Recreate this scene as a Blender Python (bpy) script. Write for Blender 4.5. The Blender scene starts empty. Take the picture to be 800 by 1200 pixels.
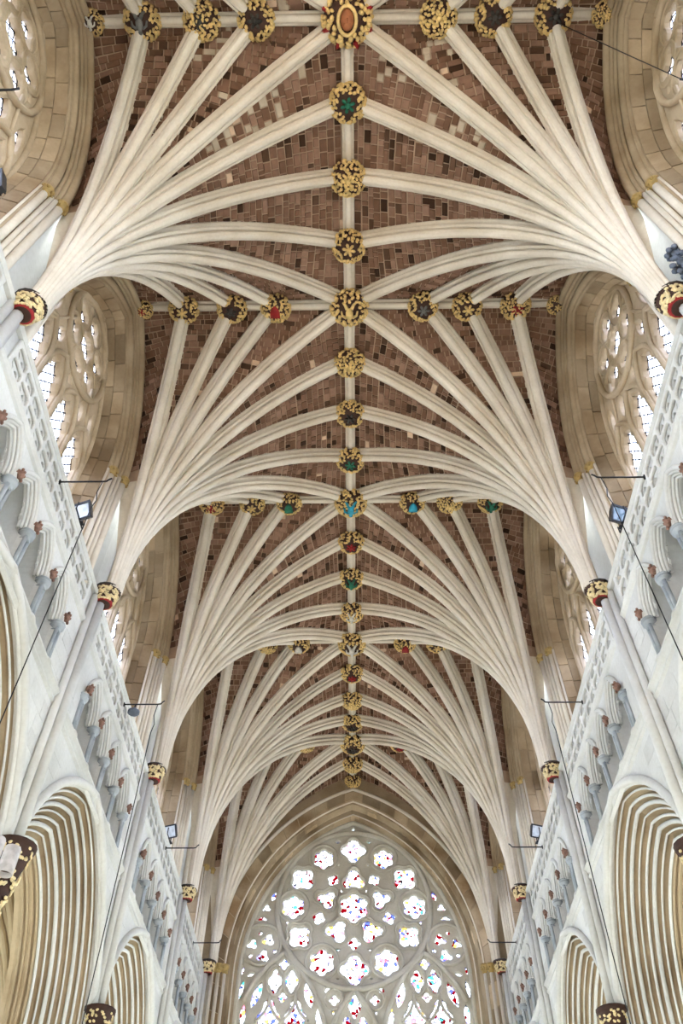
import bpy, math, random
import numpy as np
from mathutils import Vector, Matrix

random.seed(7)
PI = math.pi
scene = bpy.context.scene
COL = scene.collection

# ------------------------------------------------------------------ camera
CAMZ = 1.6
F_PX, PITCH, YAW, ROLL, CAMX = 909.42, 0.911817, -0.018907, 0.0071, -0.0112
_cp, _sp = math.cos(PITCH), math.sin(PITCH)
FW = Vector((math.sin(YAW) * _cp, math.cos(YAW) * _cp, _sp))
_rt = Vector((math.cos(YAW), -math.sin(YAW), 0.0))
_up = _rt.cross(FW)
RT = _rt * math.cos(ROLL) + _up * math.sin(ROLL)
UP = -_rt * math.sin(ROLL) + _up * math.cos(ROLL)
CAM = Vector((CAMX, 0.0, CAMZ))
cam_data = bpy.data.cameras.new('camera')
cam_data.sensor_fit = 'VERTICAL'
cam_data.sensor_height = 36.0
cam_data.lens = F_PX / 1200.0 * 36.0
cam_data.clip_start, cam_data.clip_end = 0.05, 300.0
cam = bpy.data.objects.new('camera', cam_data)
m = Matrix.Identity(4)
for i in range(3):
    m[i][0], m[i][1], m[i][2], m[i][3] = RT[i], UP[i], -FW[i], CAM[i]
cam.matrix_world = m
COL.objects.link(cam)
scene.camera = cam

# ------------------------------------------------------------------ world and exposure
world = bpy.data.worlds.new('world')
scene.world = world
world.use_nodes = True
bg = world.node_tree.nodes['Background']
bg.inputs['Color'].default_value = (0.80, 0.92, 1.0, 1)
bg.inputs['Strength'].default_value = 5.0
vs = scene.view_settings
vs.view_transform = 'Standard'
vs.look = 'None'
vs.gamma = 1.0
vs.use_curve_mapping = False
vs.exposure = 2.0

# ------------------------------------------------------------------ layout of the place (metres)
Y0, L = 1.82, 6.495
YS = [Y0 - L / 2 + L * i for i in range(5)] + [30.2]      # springers (bay boundaries), last is the west wall
CROWN = [(YS[i] + YS[i + 1]) / 2 for i in range(5)]
YW = 30.2
XW = 5.5            # face of the nave walls
XS = 5.22           # vault springers
ZS, ZR = 14.15, 21.4
BAYNAME = ['fifth', 'fourth', 'third', 'second', 'first']  # counted from the great window

# ------------------------------------------------------------------ materials
def nodes(mat):
    mat.use_nodes = True
    nt = mat.node_tree
    return nt, nt.nodes['Principled BSDF']

def stone(name, c1, c2, scale=1.5, rough=0.85, bump=0.25, fine=14.0, blotch=None, amount=0.5):
    mt = bpy.data.materials.new(name)
    nt, b = nodes(mt)
    tc = nt.nodes.new('ShaderNodeTexCoord')
    geo = nt.nodes.new('ShaderNodeNewGeometry')
    n1 = nt.nodes.new('ShaderNodeTexNoise'); n1.inputs['Scale'].default_value = scale; n1.inputs['Detail'].default_value = 6
    n2 = nt.nodes.new('ShaderNodeTexNoise'); n2.inputs['Scale'].default_value = fine; n2.inputs['Detail'].default_value = 5
    nt.links.new(geo.outputs['Position'], n1.inputs['Vector'])
    nt.links.new(geo.outputs['Position'], n2.inputs['Vector'])
    r = nt.nodes.new('ShaderNodeValToRGB')
    r.color_ramp.elements[0].position = 0.36; r.color_ramp.elements[0].color = (*c2, 1)
    r.color_ramp.elements[1].position = 0.58; r.color_ramp.elements[1].color = (*c1, 1)
    nt.links.new(n1.outputs['Fac'], r.inputs['Fac'])
    mx = nt.nodes.new('ShaderNodeMix'); mx.data_type = 'RGBA'; mx.blend_type = 'MULTIPLY'; mx.inputs[0].default_value = 0.16
    r2 = nt.nodes.new('ShaderNodeValToRGB')
    r2.color_ramp.elements[0].position = 0.3; r2.color_ramp.elements[0].color = (0.6, 0.56, 0.5, 1)
    r2.color_ramp.elements[1].position = 0.6; r2.color_ramp.elements[1].color = (1, 1, 1, 1)
    nt.links.new(n2.outputs['Fac'], r2.inputs['Fac'])
    nt.links.new(r.outputs['Color'], mx.inputs[6]); nt.links.new(r2.outputs['Color'], mx.inputs[7])
    out = mx.outputs[2]
    # every stone differs a little
    oi = nt.nodes.new('ShaderNodeObjectInfo')
    hs = nt.nodes.new('ShaderNodeHueSaturation')
    mr = nt.nodes.new('ShaderNodeMapRange'); mr.inputs['To Min'].default_value = 1 - 0.16 * amount; mr.inputs['To Max'].default_value = 1 + 0.10 * amount
    nt.links.new(oi.outputs['Random'], mr.inputs['Value']); nt.links.new(mr.outputs['Result'], hs.inputs['Value'])
    nt.links.new(out, hs.inputs['Color'])
    nt.links.new(hs.outputs['Color'], b.inputs['Base Color'])
    b.inputs['Roughness'].default_value = rough
    b.inputs['Specular IOR Level'].default_value = 0.25
    bp = nt.nodes.new('ShaderNodeBump'); bp.inputs['Strength'].default_value = bump; bp.inputs['Distance'].default_value = 0.02
    nt.links.new(n2.outputs['Fac'], bp.inputs['Height']); nt.links.new(bp.outputs['Normal'], b.inputs['Normal'])
    return mt

def plain(name, c, rough=0.5, metal=0.0, spec=0.4, var=0.0):
    mt = bpy.data.materials.new(name)
    nt, b = nodes(mt)
    b.inputs['Roughness'].default_value = rough
    b.inputs['Metallic'].default_value = metal
    b.inputs['Specular IOR Level'].default_value = spec
    n = nt.nodes.new('ShaderNodeTexNoise'); n.inputs['Scale'].default_value = 9.0
    geo = nt.nodes.new('ShaderNodeNewGeometry')
    nt.links.new(geo.outputs['Position'], n.inputs['Vector'])
    r = nt.nodes.new('ShaderNodeValToRGB')
    k = 0.72
    r.color_ramp.elements[0].position = 0.35; r.color_ramp.elements[0].color = (c[0] * k, c[1] * k, c[2] * k, 1)
    r.color_ramp.elements[1].position = 0.6; r.color_ramp.elements[1].color = (*c, 1)
    nt.links.new(n.outputs['Fac'], r.inputs['Fac'])
    nt.links.new(r.outputs['Color'], b.inputs['Base Color'])
    return mt

def brick_mat():
    mt = bpy.data.materials.new('vault_brick')
    nt, b = nodes(mt)
    oi = nt.nodes.new('ShaderNodeObjectInfo'); geo = nt.nodes.new('ShaderNodeNewGeometry')
    ad = nt.nodes.new('ShaderNodeMath'); ad.operation = 'ADD'
    fr = nt.nodes.new('ShaderNodeMath'); fr.operation = 'FRACT'
    nt.links.new(oi.outputs['Random'], ad.inputs[0]); nt.links.new(geo.outputs['Random Per Island'], ad.inputs[1])
    nt.links.new(ad.outputs[0], fr.inputs[0])
    r = nt.nodes.new('ShaderNodeValToRGB'); r.color_ramp.interpolation = 'CONSTANT'
    cols = [(0.0, (0.040, 0.022, 0.013)), (0.06, (0.150, 0.090, 0.060)), (0.28, (0.190, 0.118, 0.082)), (0.48, (0.225, 0.145, 0.105)),
            (0.66, (0.170, 0.102, 0.068)), (0.80, (0.270, 0.180, 0.135)), (0.92, (0.085, 0.050, 0.032)), (0.992, (0.60, 0.49, 0.37))]
    e = r.color_ramp.elements
    e[0].position, e[0].color = 0.0, (*cols[0][1], 1)
    e[1].position, e[1].color = cols[1][0], (*cols[1][1], 1)
    for p, c in cols[2:]:
        q = e.new(p); q.color = (*c, 1)
    nt.links.new(fr.outputs[0], r.inputs['Fac'])
    n = nt.nodes.new('ShaderNodeTexNoise'); n.inputs['Scale'].default_value = 7; n.inputs['Detail'].default_value = 5
    nt.links.new(geo.outputs['Position'], n.inputs['Vector'])
    mx = nt.nodes.new('ShaderNodeMix'); mx.data_type = 'RGBA'; mx.blend_type = 'MULTIPLY'; mx.inputs[0].default_value = 0.5
    nt.links.new(r.outputs['Color'], mx.inputs[6]); nt.links.new(n.outputs['Fac'], mx.inputs[7])
    g = nt.nodes.new('ShaderNodeMix'); g.data_type = 'RGBA'; g.blend_type = 'MULTIPLY'; g.inputs[0].default_value = 1
    g.inputs[7].default_value = (1.62, 1.47, 1.42, 1)
    nt.links.new(mx.outputs[2], g.inputs[6])
    nt.links.new(g.outputs[2], b.inputs['Base Color'])
    b.inputs['Roughness'].default_value = 0.9
    b.inputs['Specular IOR Level'].default_value = 0.15
    return mt

def glass_mat(name, lattice):
    """Leaded glass: lets daylight through, the leads stop it."""
    mt = bpy.data.materials.new(name)
    mt.use_nodes = True
    nt = mt.node_tree
    for n in list(nt.nodes): nt.nodes.remove(n)
    out = nt.nodes.new('ShaderNodeOutputMaterial')
    geo = nt.nodes.new('ShaderNodeNewGeometry')
    tr = nt.nodes.new('ShaderNodeBsdfTransparent')
    df = nt.nodes.new('ShaderNodeBsdfDiffuse'); df.inputs['Color'].default_value = (0.03, 0.03, 0.035, 1)
    mix = nt.nodes.new('ShaderNodeMixShader')
    sep = nt.nodes.new('ShaderNodeSeparateXYZ'); nt.links.new(geo.outputs['Position'], sep.inputs[0])
    def math_(op, a, b=None):
        q = nt.nodes.new('ShaderNodeMath'); q.operation = op
        for i, v in enumerate((a, b)):
            if v is None: continue
            if isinstance(v, (int, float)): q.inputs[i].default_value = v
            else: nt.links.new(v, q.inputs[i])
        return q.outputs[0]
    if lattice:
        u = math_('MULTIPLY', sep.outputs['Y'], 4.2); v = math_('MULTIPLY', sep.outputs['Z'], 2.9)
        la = math_('ABSOLUTE', math_('SUBTRACT', math_('FRACT', math_('ADD', u, v)), 0.5))
        lb = math_('ABSOLUTE', math_('SUBTRACT', math_('FRACT', math_('SUBTRACT', u, v)), 0.5))
        lead = math_('LESS_THAN', math_('MINIMUM', la, lb), 0.07)
        tr.inputs['Color'].default_value = (0.62, 0.62, 0.70, 1)
    else:
        vo = nt.nodes.new('ShaderNodeTexVoronoi'); vo.inputs['Scale'].default_value = 9.0
        nt.links.new(geo.outputs['Position'], vo.inputs['Vector'])
        ve = nt.nodes.new('ShaderNodeTexVoronoi'); ve.feature = 'DISTANCE_TO_EDGE'; ve.inputs['Scale'].default_value = 9.0
        nt.links.new(geo.outputs['Position'], ve.inputs['Vector'])
        lead = math_('LESS_THAN', ve.outputs['Distance'], 0.035)
        sc_ = nt.nodes.new('ShaderNodeSeparateColor'); nt.links.new(vo.outputs['Color'], sc_.inputs[0])
        r = nt.nodes.new('ShaderNodeValToRGB'); r.color_ramp.interpolation = 'CONSTANT'
        pal = [(0, (0.55, 0.55, 0.58)), (0.46, (0.30, 0.27, 0.42)), (0.54, (0.55, 0.54, 0.55)), (0.70, (0.20, 0.008, 0.02)),
               (0.78, (0.55, 0.54, 0.56)), (0.90, (0.13, 0.15, 0.32)), (0.925, (0.12, 0.34, 0.32)), (0.945, (0.50, 0.22, 0.26)), (0.975, (0.50, 0.38, 0.14))]
        e = r.color_ramp.elements
        e[0].position, e[0].color = 0, (*pal[0][1], 1)
        e[1].position, e[1].color = pal[1][0], (*pal[1][1], 1)
        for p, c in pal[2:]:
            q = e.new(p); q.color = (*c, 1)
        nt.links.new(sc_.outputs[0], r.inputs['Fac'])
        nt.links.new(r.outputs['Color'], tr.inputs['Color'])
    nt.links.new(lead, mix.inputs[0])
    nt.links.new(tr.outputs[0], mix.inputs[1]); nt.links.new(df.outputs[0], mix.inputs[2])
    nt.links.new(mix.outputs[0], out.inputs['Surface'])
    return mt

M = {}
M['rib'] = stone('rib_stone', (0.85, 0.785, 0.69), (0.73, 0.655, 0.55), 0.8, bump=0.15)
M['wall'] = stone('limewashed_stone', (0.75, 0.75, 0.74), (0.64, 0.64, 0.625), 0.7, bump=0.15, amount=0.6)
M['reveal'] = stone('weathered_stone', (0.54, 0.42, 0.285), (0.27, 0.185, 0.105), 0.55, bump=0.3, amount=1.8)
M['tracery'] = stone('tracery_stone', (0.62, 0.50, 0.36), (0.46, 0.35, 0.225), 1.0)
M['west'] = stone('patched_west_stone', (0.60, 0.48, 0.33), (0.26, 0.17, 0.09), 0.45, bump=0.3, amount=2.6)
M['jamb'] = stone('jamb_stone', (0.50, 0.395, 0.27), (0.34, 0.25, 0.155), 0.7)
M['tracery_pale'] = stone('pale_tracery_stone', (0.66, 0.63, 0.56), (0.54, 0.50, 0.42), 0.9)
M['shaft'] = stone('blue_grey_marble', (0.47, 0.51, 0.55), (0.34, 0.38, 0.42), 3.0, rough=0.5)
M['mortar'] = stone('pink_mortar', (0.50, 0.36, 0.26), (0.40, 0.28, 0.20), 2.0)
M['brick'] = brick_mat()
M['pale_brick'] = stone('pale_vault_block', (0.66, 0.57, 0.46), (0.50, 0.41, 0.31), 2.0)
M['floor'] = stone('floor_stone', (0.70, 0.60, 0.47), (0.58, 0.49, 0.38), 0.6)
M['ground_out'] = stone('outside_ground', (0.22, 0.22, 0.17), (0.16, 0.17, 0.12), 0.3)
M['gold'] = plain('gilding', (0.92, 0.69, 0.30), 0.38, 0.35)
M['old_gold'] = plain('worn_gilding', (0.50, 0.35, 0.13), 0.45, 0.3)
M['pale_gold'] = plain('pale_gilding', (0.90, 0.74, 0.42), 0.5, 0.15)
M['ground'] = plain('boss_ground', (0.055, 0.022, 0.014), 0.7)
M['red'] = plain('red_paint', (0.36, 0.015, 0.018), 0.55)
M['green'] = plain('green_paint', (0.02, 0.19, 0.11), 0.55)
M['blue'] = plain('blue_paint', (0.03, 0.40, 0.62), 0.55)
M['white'] = plain('white_paint', (0.75, 0.73, 0.68), 0.55)
M['dark'] = plain('dark_carving', (0.05, 0.045, 0.04), 0.6)
M['grey'] = plain('grey_carving', (0.17, 0.17, 0.165), 0.6)
M['skin'] = plain('terracotta_paint', (0.42, 0.15, 0.06), 0.6)
M['iron'] = plain('black_iron', (0.025, 0.025, 0.028), 0.45, 0.6)
M['lampcase'] = plain('black_lamp_case', (0.02, 0.022, 0.026), 0.4)
M['lampglass'] = plain('lamp_glass', (0.72, 0.78, 0.80), 0.08, 0.0, 0.8)
M['darkglass'] = plain('dark_lamp_glass', (0.10, 0.20, 0.26), 0.08, 0.0, 0.8)
M['casing'] = plain('white_casing', (0.62, 0.58, 0.60), 0.5)
M['pinkish'] = plain('carved_head_stone', (0.30, 0.17, 0.13), 0.8)
M['slate'] = plain('blue_grey_carving', (0.16, 0.19, 0.26), 0.6)
M['clear'] = glass_mat('lattice_glass', True)
M['stained'] = glass_mat('stained_glass', False)

# ------------------------------------------------------------------ mesh helpers
def new_mesh(name, verts, faces, mat=None, smooth=False):
    me = bpy.data.meshes.new(name)
    me.from_pydata([tuple(v) for v in verts], [], faces)
    if smooth:
        me.polygons.foreach_set('use_smooth', [True] * len(me.polygons))
    if mat: me.materials.append(M[mat])
    me.update()
    return me

def obj(name, me, parent=None, loc=None, scale=None, rot=None, mat4=None):
    o = bpy.data.objects.new(name, me)
    COL.objects.link(o)
    if parent is not None: o.parent = parent
    if mat4 is not None: o.matrix_local = mat4
    else:
        if loc is not None: o.location = loc
        if rot is not None: o.rotation_euler = rot
        if scale is not None: o.scale = scale
    return o

def tag(o, label, cat=None, group=None, kind=None):
    if label: o['label'] = label
    if cat: o['category'] = cat
    if group: o['group'] = group
    if kind: o['kind'] = kind
    return o

def mirror(me):
    key = me.name + '|mirror'
    if key in _mir: return _mir[key]
    c = me.copy()
    co = np.empty(len(c.vertices) * 3); c.vertices.foreach_get('co', co)
    co[0::3] *= -1; c.vertices.foreach_set('co', co)
    c.flip_normals(); c.update()
    _mir[key] = c
    return c
_mir = {}

class MB:
    """collects simple shapes into one mesh"""
    def __init__(s): s.v, s.f = [], []
    def add(s, v, f):
        b = len(s.v); s.v += [tuple(q) for q in v]; s.f += [tuple(i + b for i in q) for q in f]; return s
    def box(s, lo, hi):
        (x0, y0, z0), (x1, y1, z1) = lo, hi
        v = [(x0, y0, z0), (x1, y0, z0), (x1, y1, z0), (x0, y1, z0), (x0, y0, z1), (x1, y0, z1), (x1, y1, z1), (x0, y1, z1)]
        return s.add(v, [(0, 3, 2, 1), (4, 5, 6, 7), (0, 1, 5, 4), (1, 2, 6, 5), (2, 3, 7, 6), (3, 0, 4, 7)])
    def tube(s, pts, r, n=8, closed=False, caps=True):
        pts = [Vector(p) for p in pts]; N = len(pts); vs_ = []
        ref = None
        for i, p in enumerate(pts):
            if closed: t = pts[(i + 1) % N] - pts[i - 1]
            else: t = pts[min(i + 1, N - 1)] - pts[max(i - 1, 0)]
            t.normalize()
            if ref is None:
                ref = Vector((0, 0, 1)) if abs(t.z) < 0.9 else Vector((1, 0, 0))
            a = (ref - t * ref.dot(t)).normalized(); b = t.cross(a); ref = a
            rr = r[i] if isinstance(r, (list, tuple)) else r
            for k in range(n):
                an = 2 * PI * k / n
                vs_.append(p + a * (rr * math.cos(an)) + b * (rr * math.sin(an)))
        fs = []
        for i in range(N if closed else N - 1):
            j = (i + 1) % N
            for k in range(n):
                k2 = (k + 1) % n
                fs.append((i * n + k, i * n + k2, j * n + k2, j * n + k))
        if caps and not closed:
            fs.append(tuple(range(n))[::-1]); fs.append(tuple((N - 1) * n + k for k in range(n)))
        return s.add(vs_, fs)
    def lathe(s, prof, c, n=14, sx=1.0, sy=1.0):
        vs_, fs = [], []
        for r, z in prof:
            for k in range(n):
                a = 2 * PI * k / n
                vs_.append((c[0] + r * sx * math.cos(a), c[1] + r * sy * math.sin(a), c[2] + z))
        for i in range(len(prof) - 1):
            for k in range(n):
                k2 = (k + 1) % n
                fs.append((i * n + k, i * n + k2, (i + 1) * n + k2, (i + 1) * n + k))
        fs.append(tuple(range(n))[::-1]); fs.append(tuple((len(prof) - 1) * n + k for k in range(n)))
        return s.add(vs_, fs)
    def blob(s, c, r, rot=None, n=6, mrow=4):
        vs_ = []
        R = rot or Matrix.Identity(3)
        for i in range(mrow + 1):
            th = PI * i / mrow
            for k in range(n):
                a = 2 * PI * k / n + (i % 2) * PI / n
                p = R @ Vector((r[0] * math.sin(th) * math.cos(a), r[1] * math.sin(th) * math.sin(a), r[2] * math.cos(th)))
                vs_.append((c[0] + p.x, c[1] + p.y, c[2] + p.z))
        fs = []
        for i in range(mrow):
            for k in range(n):
                k2 = (k + 1) % n
                fs.append((i * n + k, (i + 1) * n + k, (i + 1) * n + k2, i * n + k2))
        return s.add(vs_, fs)
    def grid(s, rows):
        n = len(rows[0]); vs_ = [p for r in rows for p in r]
        fs = [(i * n + k, i * n + k + 1, (i + 1) * n + k + 1, (i + 1) * n + k) for i in range(len(rows) - 1) for k in range(n - 1)]
        return s.add(vs_, fs)
    def mesh(s, name, mat=None, smooth=False): return new_mesh(name, s.v, s.f, mat, smooth)

UNIT = {}
def unit_box(mat):
    if mat not in UNIT:
        b = 0.06                                   # slightly chamfered block, 12 side + 2 faces
        v = []
        for z, q in ((-0.5, 0.5), (0.32, 0.5), (0.5, 0.5 - b)):
            v += [(-q, -q, z), (q, -q, z), (q, q, z), (-q, q, z)]
        f = [(3, 2, 1, 0), (8, 9, 10, 11)]
        for i in range(2):
            for k in range(4):
                k2 = (k + 1) % 4
                f.append((i * 4 + k, i * 4 + k2, i * 4 + 4 + k2, i * 4 + 4 + k))
        UNIT[mat] = new_mesh('block_' + mat, v, f, mat)
    return UNIT[mat]

def plate(name, polys, thick, bevel, fn, mat):
    """flat stone slab with holes, bevelled edges; fn maps (u, v, w) to the place"""
    cu = bpy.data.curves.new(name, 'CURVE')
    cu.dimensions = '2D'; cu.fill_mode = 'BOTH'
    cu.extrude = thick / 2 - bevel; cu.bevel_depth = bevel; cu.bevel_resolution = 0
    for poly in polys:
        sp = cu.splines.new('POLY'); sp.points.add(len(poly) - 1)
        for p, (a, b) in zip(sp.points, poly): p.co = (a, b, 0, 1)
        sp.use_cyclic_u = True
    o = bpy.data.objects.new(name, cu); COL.objects.link(o)
    dg = bpy.context.evaluated_depsgraph_get()
    me = bpy.data.meshes.new_from_object(o.evaluated_get(dg))
    bpy.data.objects.remove(o); bpy.data.curves.remove(cu)
    me.name = name
    for v in me.vertices: v.co = Vector(fn(v.co.x, v.co.y, v.co.z))
    me.materials.clear(); me.materials.append(M[mat])
    me.polygons.foreach_set('use_smooth', [False] * len(me.polygons))
    me.update()
    return me

def arch_pts(w, zs, za, n=12, zb=None, d=0.0):
    """pointed arch from (+w) over the apex to (-w); d moves it concentrically inwards"""
    rise = za - zs
    R = (rise * rise + w * w) / (2 * w); c = R - w; r = R - d
    a1 = math.acos(max(-1, min(1, c / r)))
    right = [(-c + r * math.cos(a1 * i / n), zs + r * math.sin(a1 * i / n)) for i in range(n + 1)]
    pts = right + [(-x, z) for x, z in right[-2::-1]]
    if zb is not None: pts = [(pts[0][0], zb)] + pts + [(pts[-1][0], zb)]
    return pts

FS = [1.0]
def foil(cx, cz, r, n, rz=None, rot=0.0, m_=6):
    """multifoil outline with cusps"""
    dl, rl = {1: (0, 1.0), 3: (0.50, 0.5), 4: (0.52, 0.48), 5: (0.57, 0.43), 6: (0.62, 0.38)}[n]
    r = r * FS[0]; rz = rz * FS[0] if rz else r; out = []
    tot = n * m_ if n > 1 else 12
    for i in range(tot):
        th = 2 * PI * (i + (0.5 if n > 1 else 0)) / tot
        ph = ((th + PI / n) % (2 * PI / n)) - PI / n if n > 1 else 0.0
        q = rl * rl - (dl * math.sin(ph)) ** 2
        rr = dl * math.cos(ph) + math.sqrt(max(q, 0.0))
        a = th + rot + PI / 2
        out.append((cx + r * rr * math.cos(a), cz + rz * rr * math.sin(a)))
    return out

def dagger(cx, cz, w, h, tilt=0.0, n=5):
    pts = []
    if FS[0] > 1: w, h = w + 0.03, h + 0.04
    for i in range(n + 1):
        t = i / n; pts.append((w * math.sin(PI * t) ** 0.8 if 0 < t < 1 else 0.0, -h + 2 * h * t))
    pts = pts + [(-x, z) for x, z in pts[-2:0:-1]]
    c, s_ = math.cos(tilt), math.sin(tilt)
    return [(cx + x * c - z * s_, cz + x * s_ + z * c) for x, z in pts]

def prism(poly, w0, w1, fn):
    """thin slab from an outline"""
    n = len(poly)
    v = [fn(a, b, w0) for a, b in poly] + [fn(a, b, w1) for a, b in poly]
    f = [tuple(range(n))[::-1], tuple(range(n, 2 * n))] + [(i, (i + 1) % n, n + (i + 1) % n, n + i) for i in range(n)]
    return v, f

def pix(p):
    d = Vector(p) - CAM
    z = d.dot(FW)
    if z <= 0.1: return None
    return 400 + F_PX * d.dot(RT) / z, 600 - F_PX * d.dot(UP) / z, z

# ------------------------------------------------------------------ setting: floor
b = MB(); b.box((-12.2, -16, -0.4), (12.2, 31.5, 0))
tag(obj('floor', b.mesh('floor', 'floor')), 'pale stone floor of the nave and its aisles', kind='structure')
b = MB(); b.box((-150, -150, -1.0), (150, 180, -0.45))
tag(obj('ground', b.mesh('ground', 'ground_out')), 'grey-green ground outside the building', kind='structure')

# ------------------------------------------------------------------ vault ribs
RIB = [(-0.20, 0.20), (-0.20, 0.075), (-0.155, 0.045), (-0.125, 0.0), (-0.165, -0.035), (-0.165, -0.075), (-0.125, -0.115), (-0.07, -0.095), (-0.095, -0.15), (-0.085, -0.20), (-0.04, -0.235), (0, -0.24)]
RIB = RIB + [(-x, z) for x, z in RIB[-2::-1]]

class Rib:
    """arc in a vertical plane from springer S to boss B"""
    def __init__(s, S, B, start=0.14):
        s.S, s.B = Vector(S), Vector(B)
        d = Vector((B[0] - S[0], B[1] - S[1], 0)); s.D = d.length; s.dir = d.normalized()
        s.H = B[2] - S[2]
        if start: s.S = s.S + s.dir * start; s.D -= start
        s.R = (s.H ** 2 + s.D ** 2) / (2 * s.D)
    def at(s, h, off=0.0):
        q = s.R - math.sqrt(max(s.R ** 2 - h * h, 0))
        N = -s.dir * ((s.R - q) / s.R) + Vector((0, 0, h / s.R))
        return s.S + s.dir * q + Vector((0, 0, h)) + N * off
    def sweep(s, name, mat='rib', prof=RIB, n=22, stilt=0.42, base=0.5):
        a1 = math.asin(min(1, s.H / s.R)); side = s.dir.cross(Vector((0, 0, 1)))
        rows = []
        st = [(-stilt, 0)] if stilt else []
        for kind, a in [('s', -stilt)] * bool(stilt) + [('a', a1 * i / n) for i in range(n + 1)]:
            if kind == 's':
                P = s.S + Vector((0, 0, a)); N = -s.dir; k = base
            else:
                N = -s.dir * math.cos(a) + Vector((0, 0, math.sin(a)))
                P = s.S + s.dir * s.R + N * s.R
                k = base + (1 - base) * min(1.0, a / a1 / 0.55)
            rows.append([P + side * (x * k) + N * (z * k) for x, z in prof])
        b = MB(); b.grid(rows)
        me = b.mesh(name, mat, False)
        return me

class WallRib:
    """stilted edge of the vault against the clerestory wall"""
    def __init__(s, S, yc):
        s.S = Vector(S); s.sg = 1 if yc > S[1] else -1
        s.half = abs(yc - S[1]); s.yc = yc; s.H = ZR - S[2]; s.sx = 1 if S[0] > 0 else -1
        s.D = s.half
    def at(s, h, off=0.0):
        z = s.S.z + h; w, zs = 2.82 * s.half / 3.2475, 16.9
        t = min(1, max(0, h / (zs - s.S.z)))
        x = s.sx * (abs(s.S.x) + (XW + 0.12 - abs(s.S.x)) * min(1.0, t))
        if z <= zs: dy = s.half - (s.half - w) * t
        else:
            rise = ZR - zs; R = (rise * rise + w * w) / (2 * w)
            dy = math.sqrt(max(R * R - (z - zs) ** 2, 0)) - (R - w)
        return Vector((x, s.yc - s.sg * max(dy, 0.0), z))

UX = [1.95, 3.12, 4.40]           # bosses along each transverse ridge
def fan_ends(sx, i):
    """ordered rib ends round springer i: west side first"""
    S = (sx * XS, YS[i], ZS); ends = []
    out = {}
    return S

CEIL = []
for i in range(5):
    c = bpy.data.objects.new('ceiling', None); COL.objects.link(c)
    tag(c, 'ribbed stone and brick vault bay, %s bay from the great window' % BAYNAME[i], kind='structure')
    CEIL.append(c)

brick_list = [[] for _ in range(5)]
def cell(A, B, bay, mb):
    """web between two ribs, courses level as in the photograph; collects its bricks"""
    H = ZR - ZS
    rows = []
    n = 18
    for i in range(n + 1):
        h = H * math.sin(PI / 2 * i / n)
        pa, pb = A.at(h, 0.12), B.at(h, 0.12)
        rows.append([pa, pa.lerp(pb, 0.5), pb])
    mb.grid(rows)
    # courses
    fine = 240; pts = []
    for i in range(fine + 1):
        h = H * math.sin(PI / 2 * i / fine)
        pts.append((h, A.at(h, 0.12), B.at(h, 0.12)))
    acc = 0.0; start = 0; row_w = random.uniform(0.125, 0.185)
    for i in range(1, fine + 1):
        ma = (pts[i][1] + pts[i][2]) / 2; mbm = (pts[i - 1][1] + pts[i - 1][2]) / 2
        acc += (ma - mbm).length
        if acc >= row_w or i == fine:
            mid = (start + i) // 2
            pa, pb = pts[mid][1], pts[mid][2]
            ln = (pb - pa).length
            up = ((pts[i][1] + pts[i][2]) - (pts[start][1] + pts[start][2]))
            if ln > 0.42 and acc > 0.09 and not (pa.z < 17.6 and isinstance(B, WallRib)):
                e1 = (pb - pa) / ln
                e2 = (up - e1 * up.dot(e1)).normalized()
                e3 = e1.cross(e2)
                if e3.z > 0: e3 = -e3
                x = 0.06 + random.uniform(-0.1, 0.05)
                while x < ln - 0.1:
                    bl = random.choice((0.12, 0.17, 0.22, 0.26, 0.31)) * random.uniform(0.9, 1.1)
                    bl = min(bl, ln - 0.05 - x)
                    if bl > 0.09:
                        c = pa + e1 * (x + bl / 2) + e3 * 0.004
                        brick_list[bay].append((c, e1, e2, e3, bl - 0.030, acc - 0.030))
                    x += bl
            acc = 0.0; start = i; row_w = random.uniform(0.125, 0.185)

def bay_of(y):
    for i in range(5):
        if YS[i] <= y <= YS[i + 1]: return i
    return 0 if y < YS[0] else 4

webs = [MB() for _ in range(5)]
for i in range(6):
    for sx in (-1, 1):
        S = (sx * XS, YS[i], ZS)
        for d in (-1, 1):                     # half fan towards the east (-1) or west (+1)
            bay = i - 1 if d < 0 else i
            if bay < 0 or bay > 4: continue
            yc = CROWN[bay]; q = abs(yc - YS[i]) / 2
            ribs = [Rib(S, (0, YS[i], ZR)), Rib(S, (0, YS[i] + d * q, ZR)), Rib(S, (0, yc, ZR))]
            ribs += [Rib(S, (sx * u, yc, ZR)) for u in UX]
            wr = WallRib(S, yc)
            for k, r in enumerate(ribs):
                if k == 0 and d > 0 and i > 0: continue      # one transverse rib only
                if k == 0 and i == 5: continue
                me = r.sweep('rib')
                obj('rib', me, CEIL[bay])
            chain = ribs + [wr]
            for a, bb in zip(chain[:-1], chain[1:]): cell(a, bb, bay, webs[bay])
for i in range(5):
    me = webs[i].mesh('web', 'mortar'); me.materials.append(M['rib'])
    for p in me.polygons:
        if p.center.z < 17.5: p.material_index = 1
    obj('web', me, CEIL[i])

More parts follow.
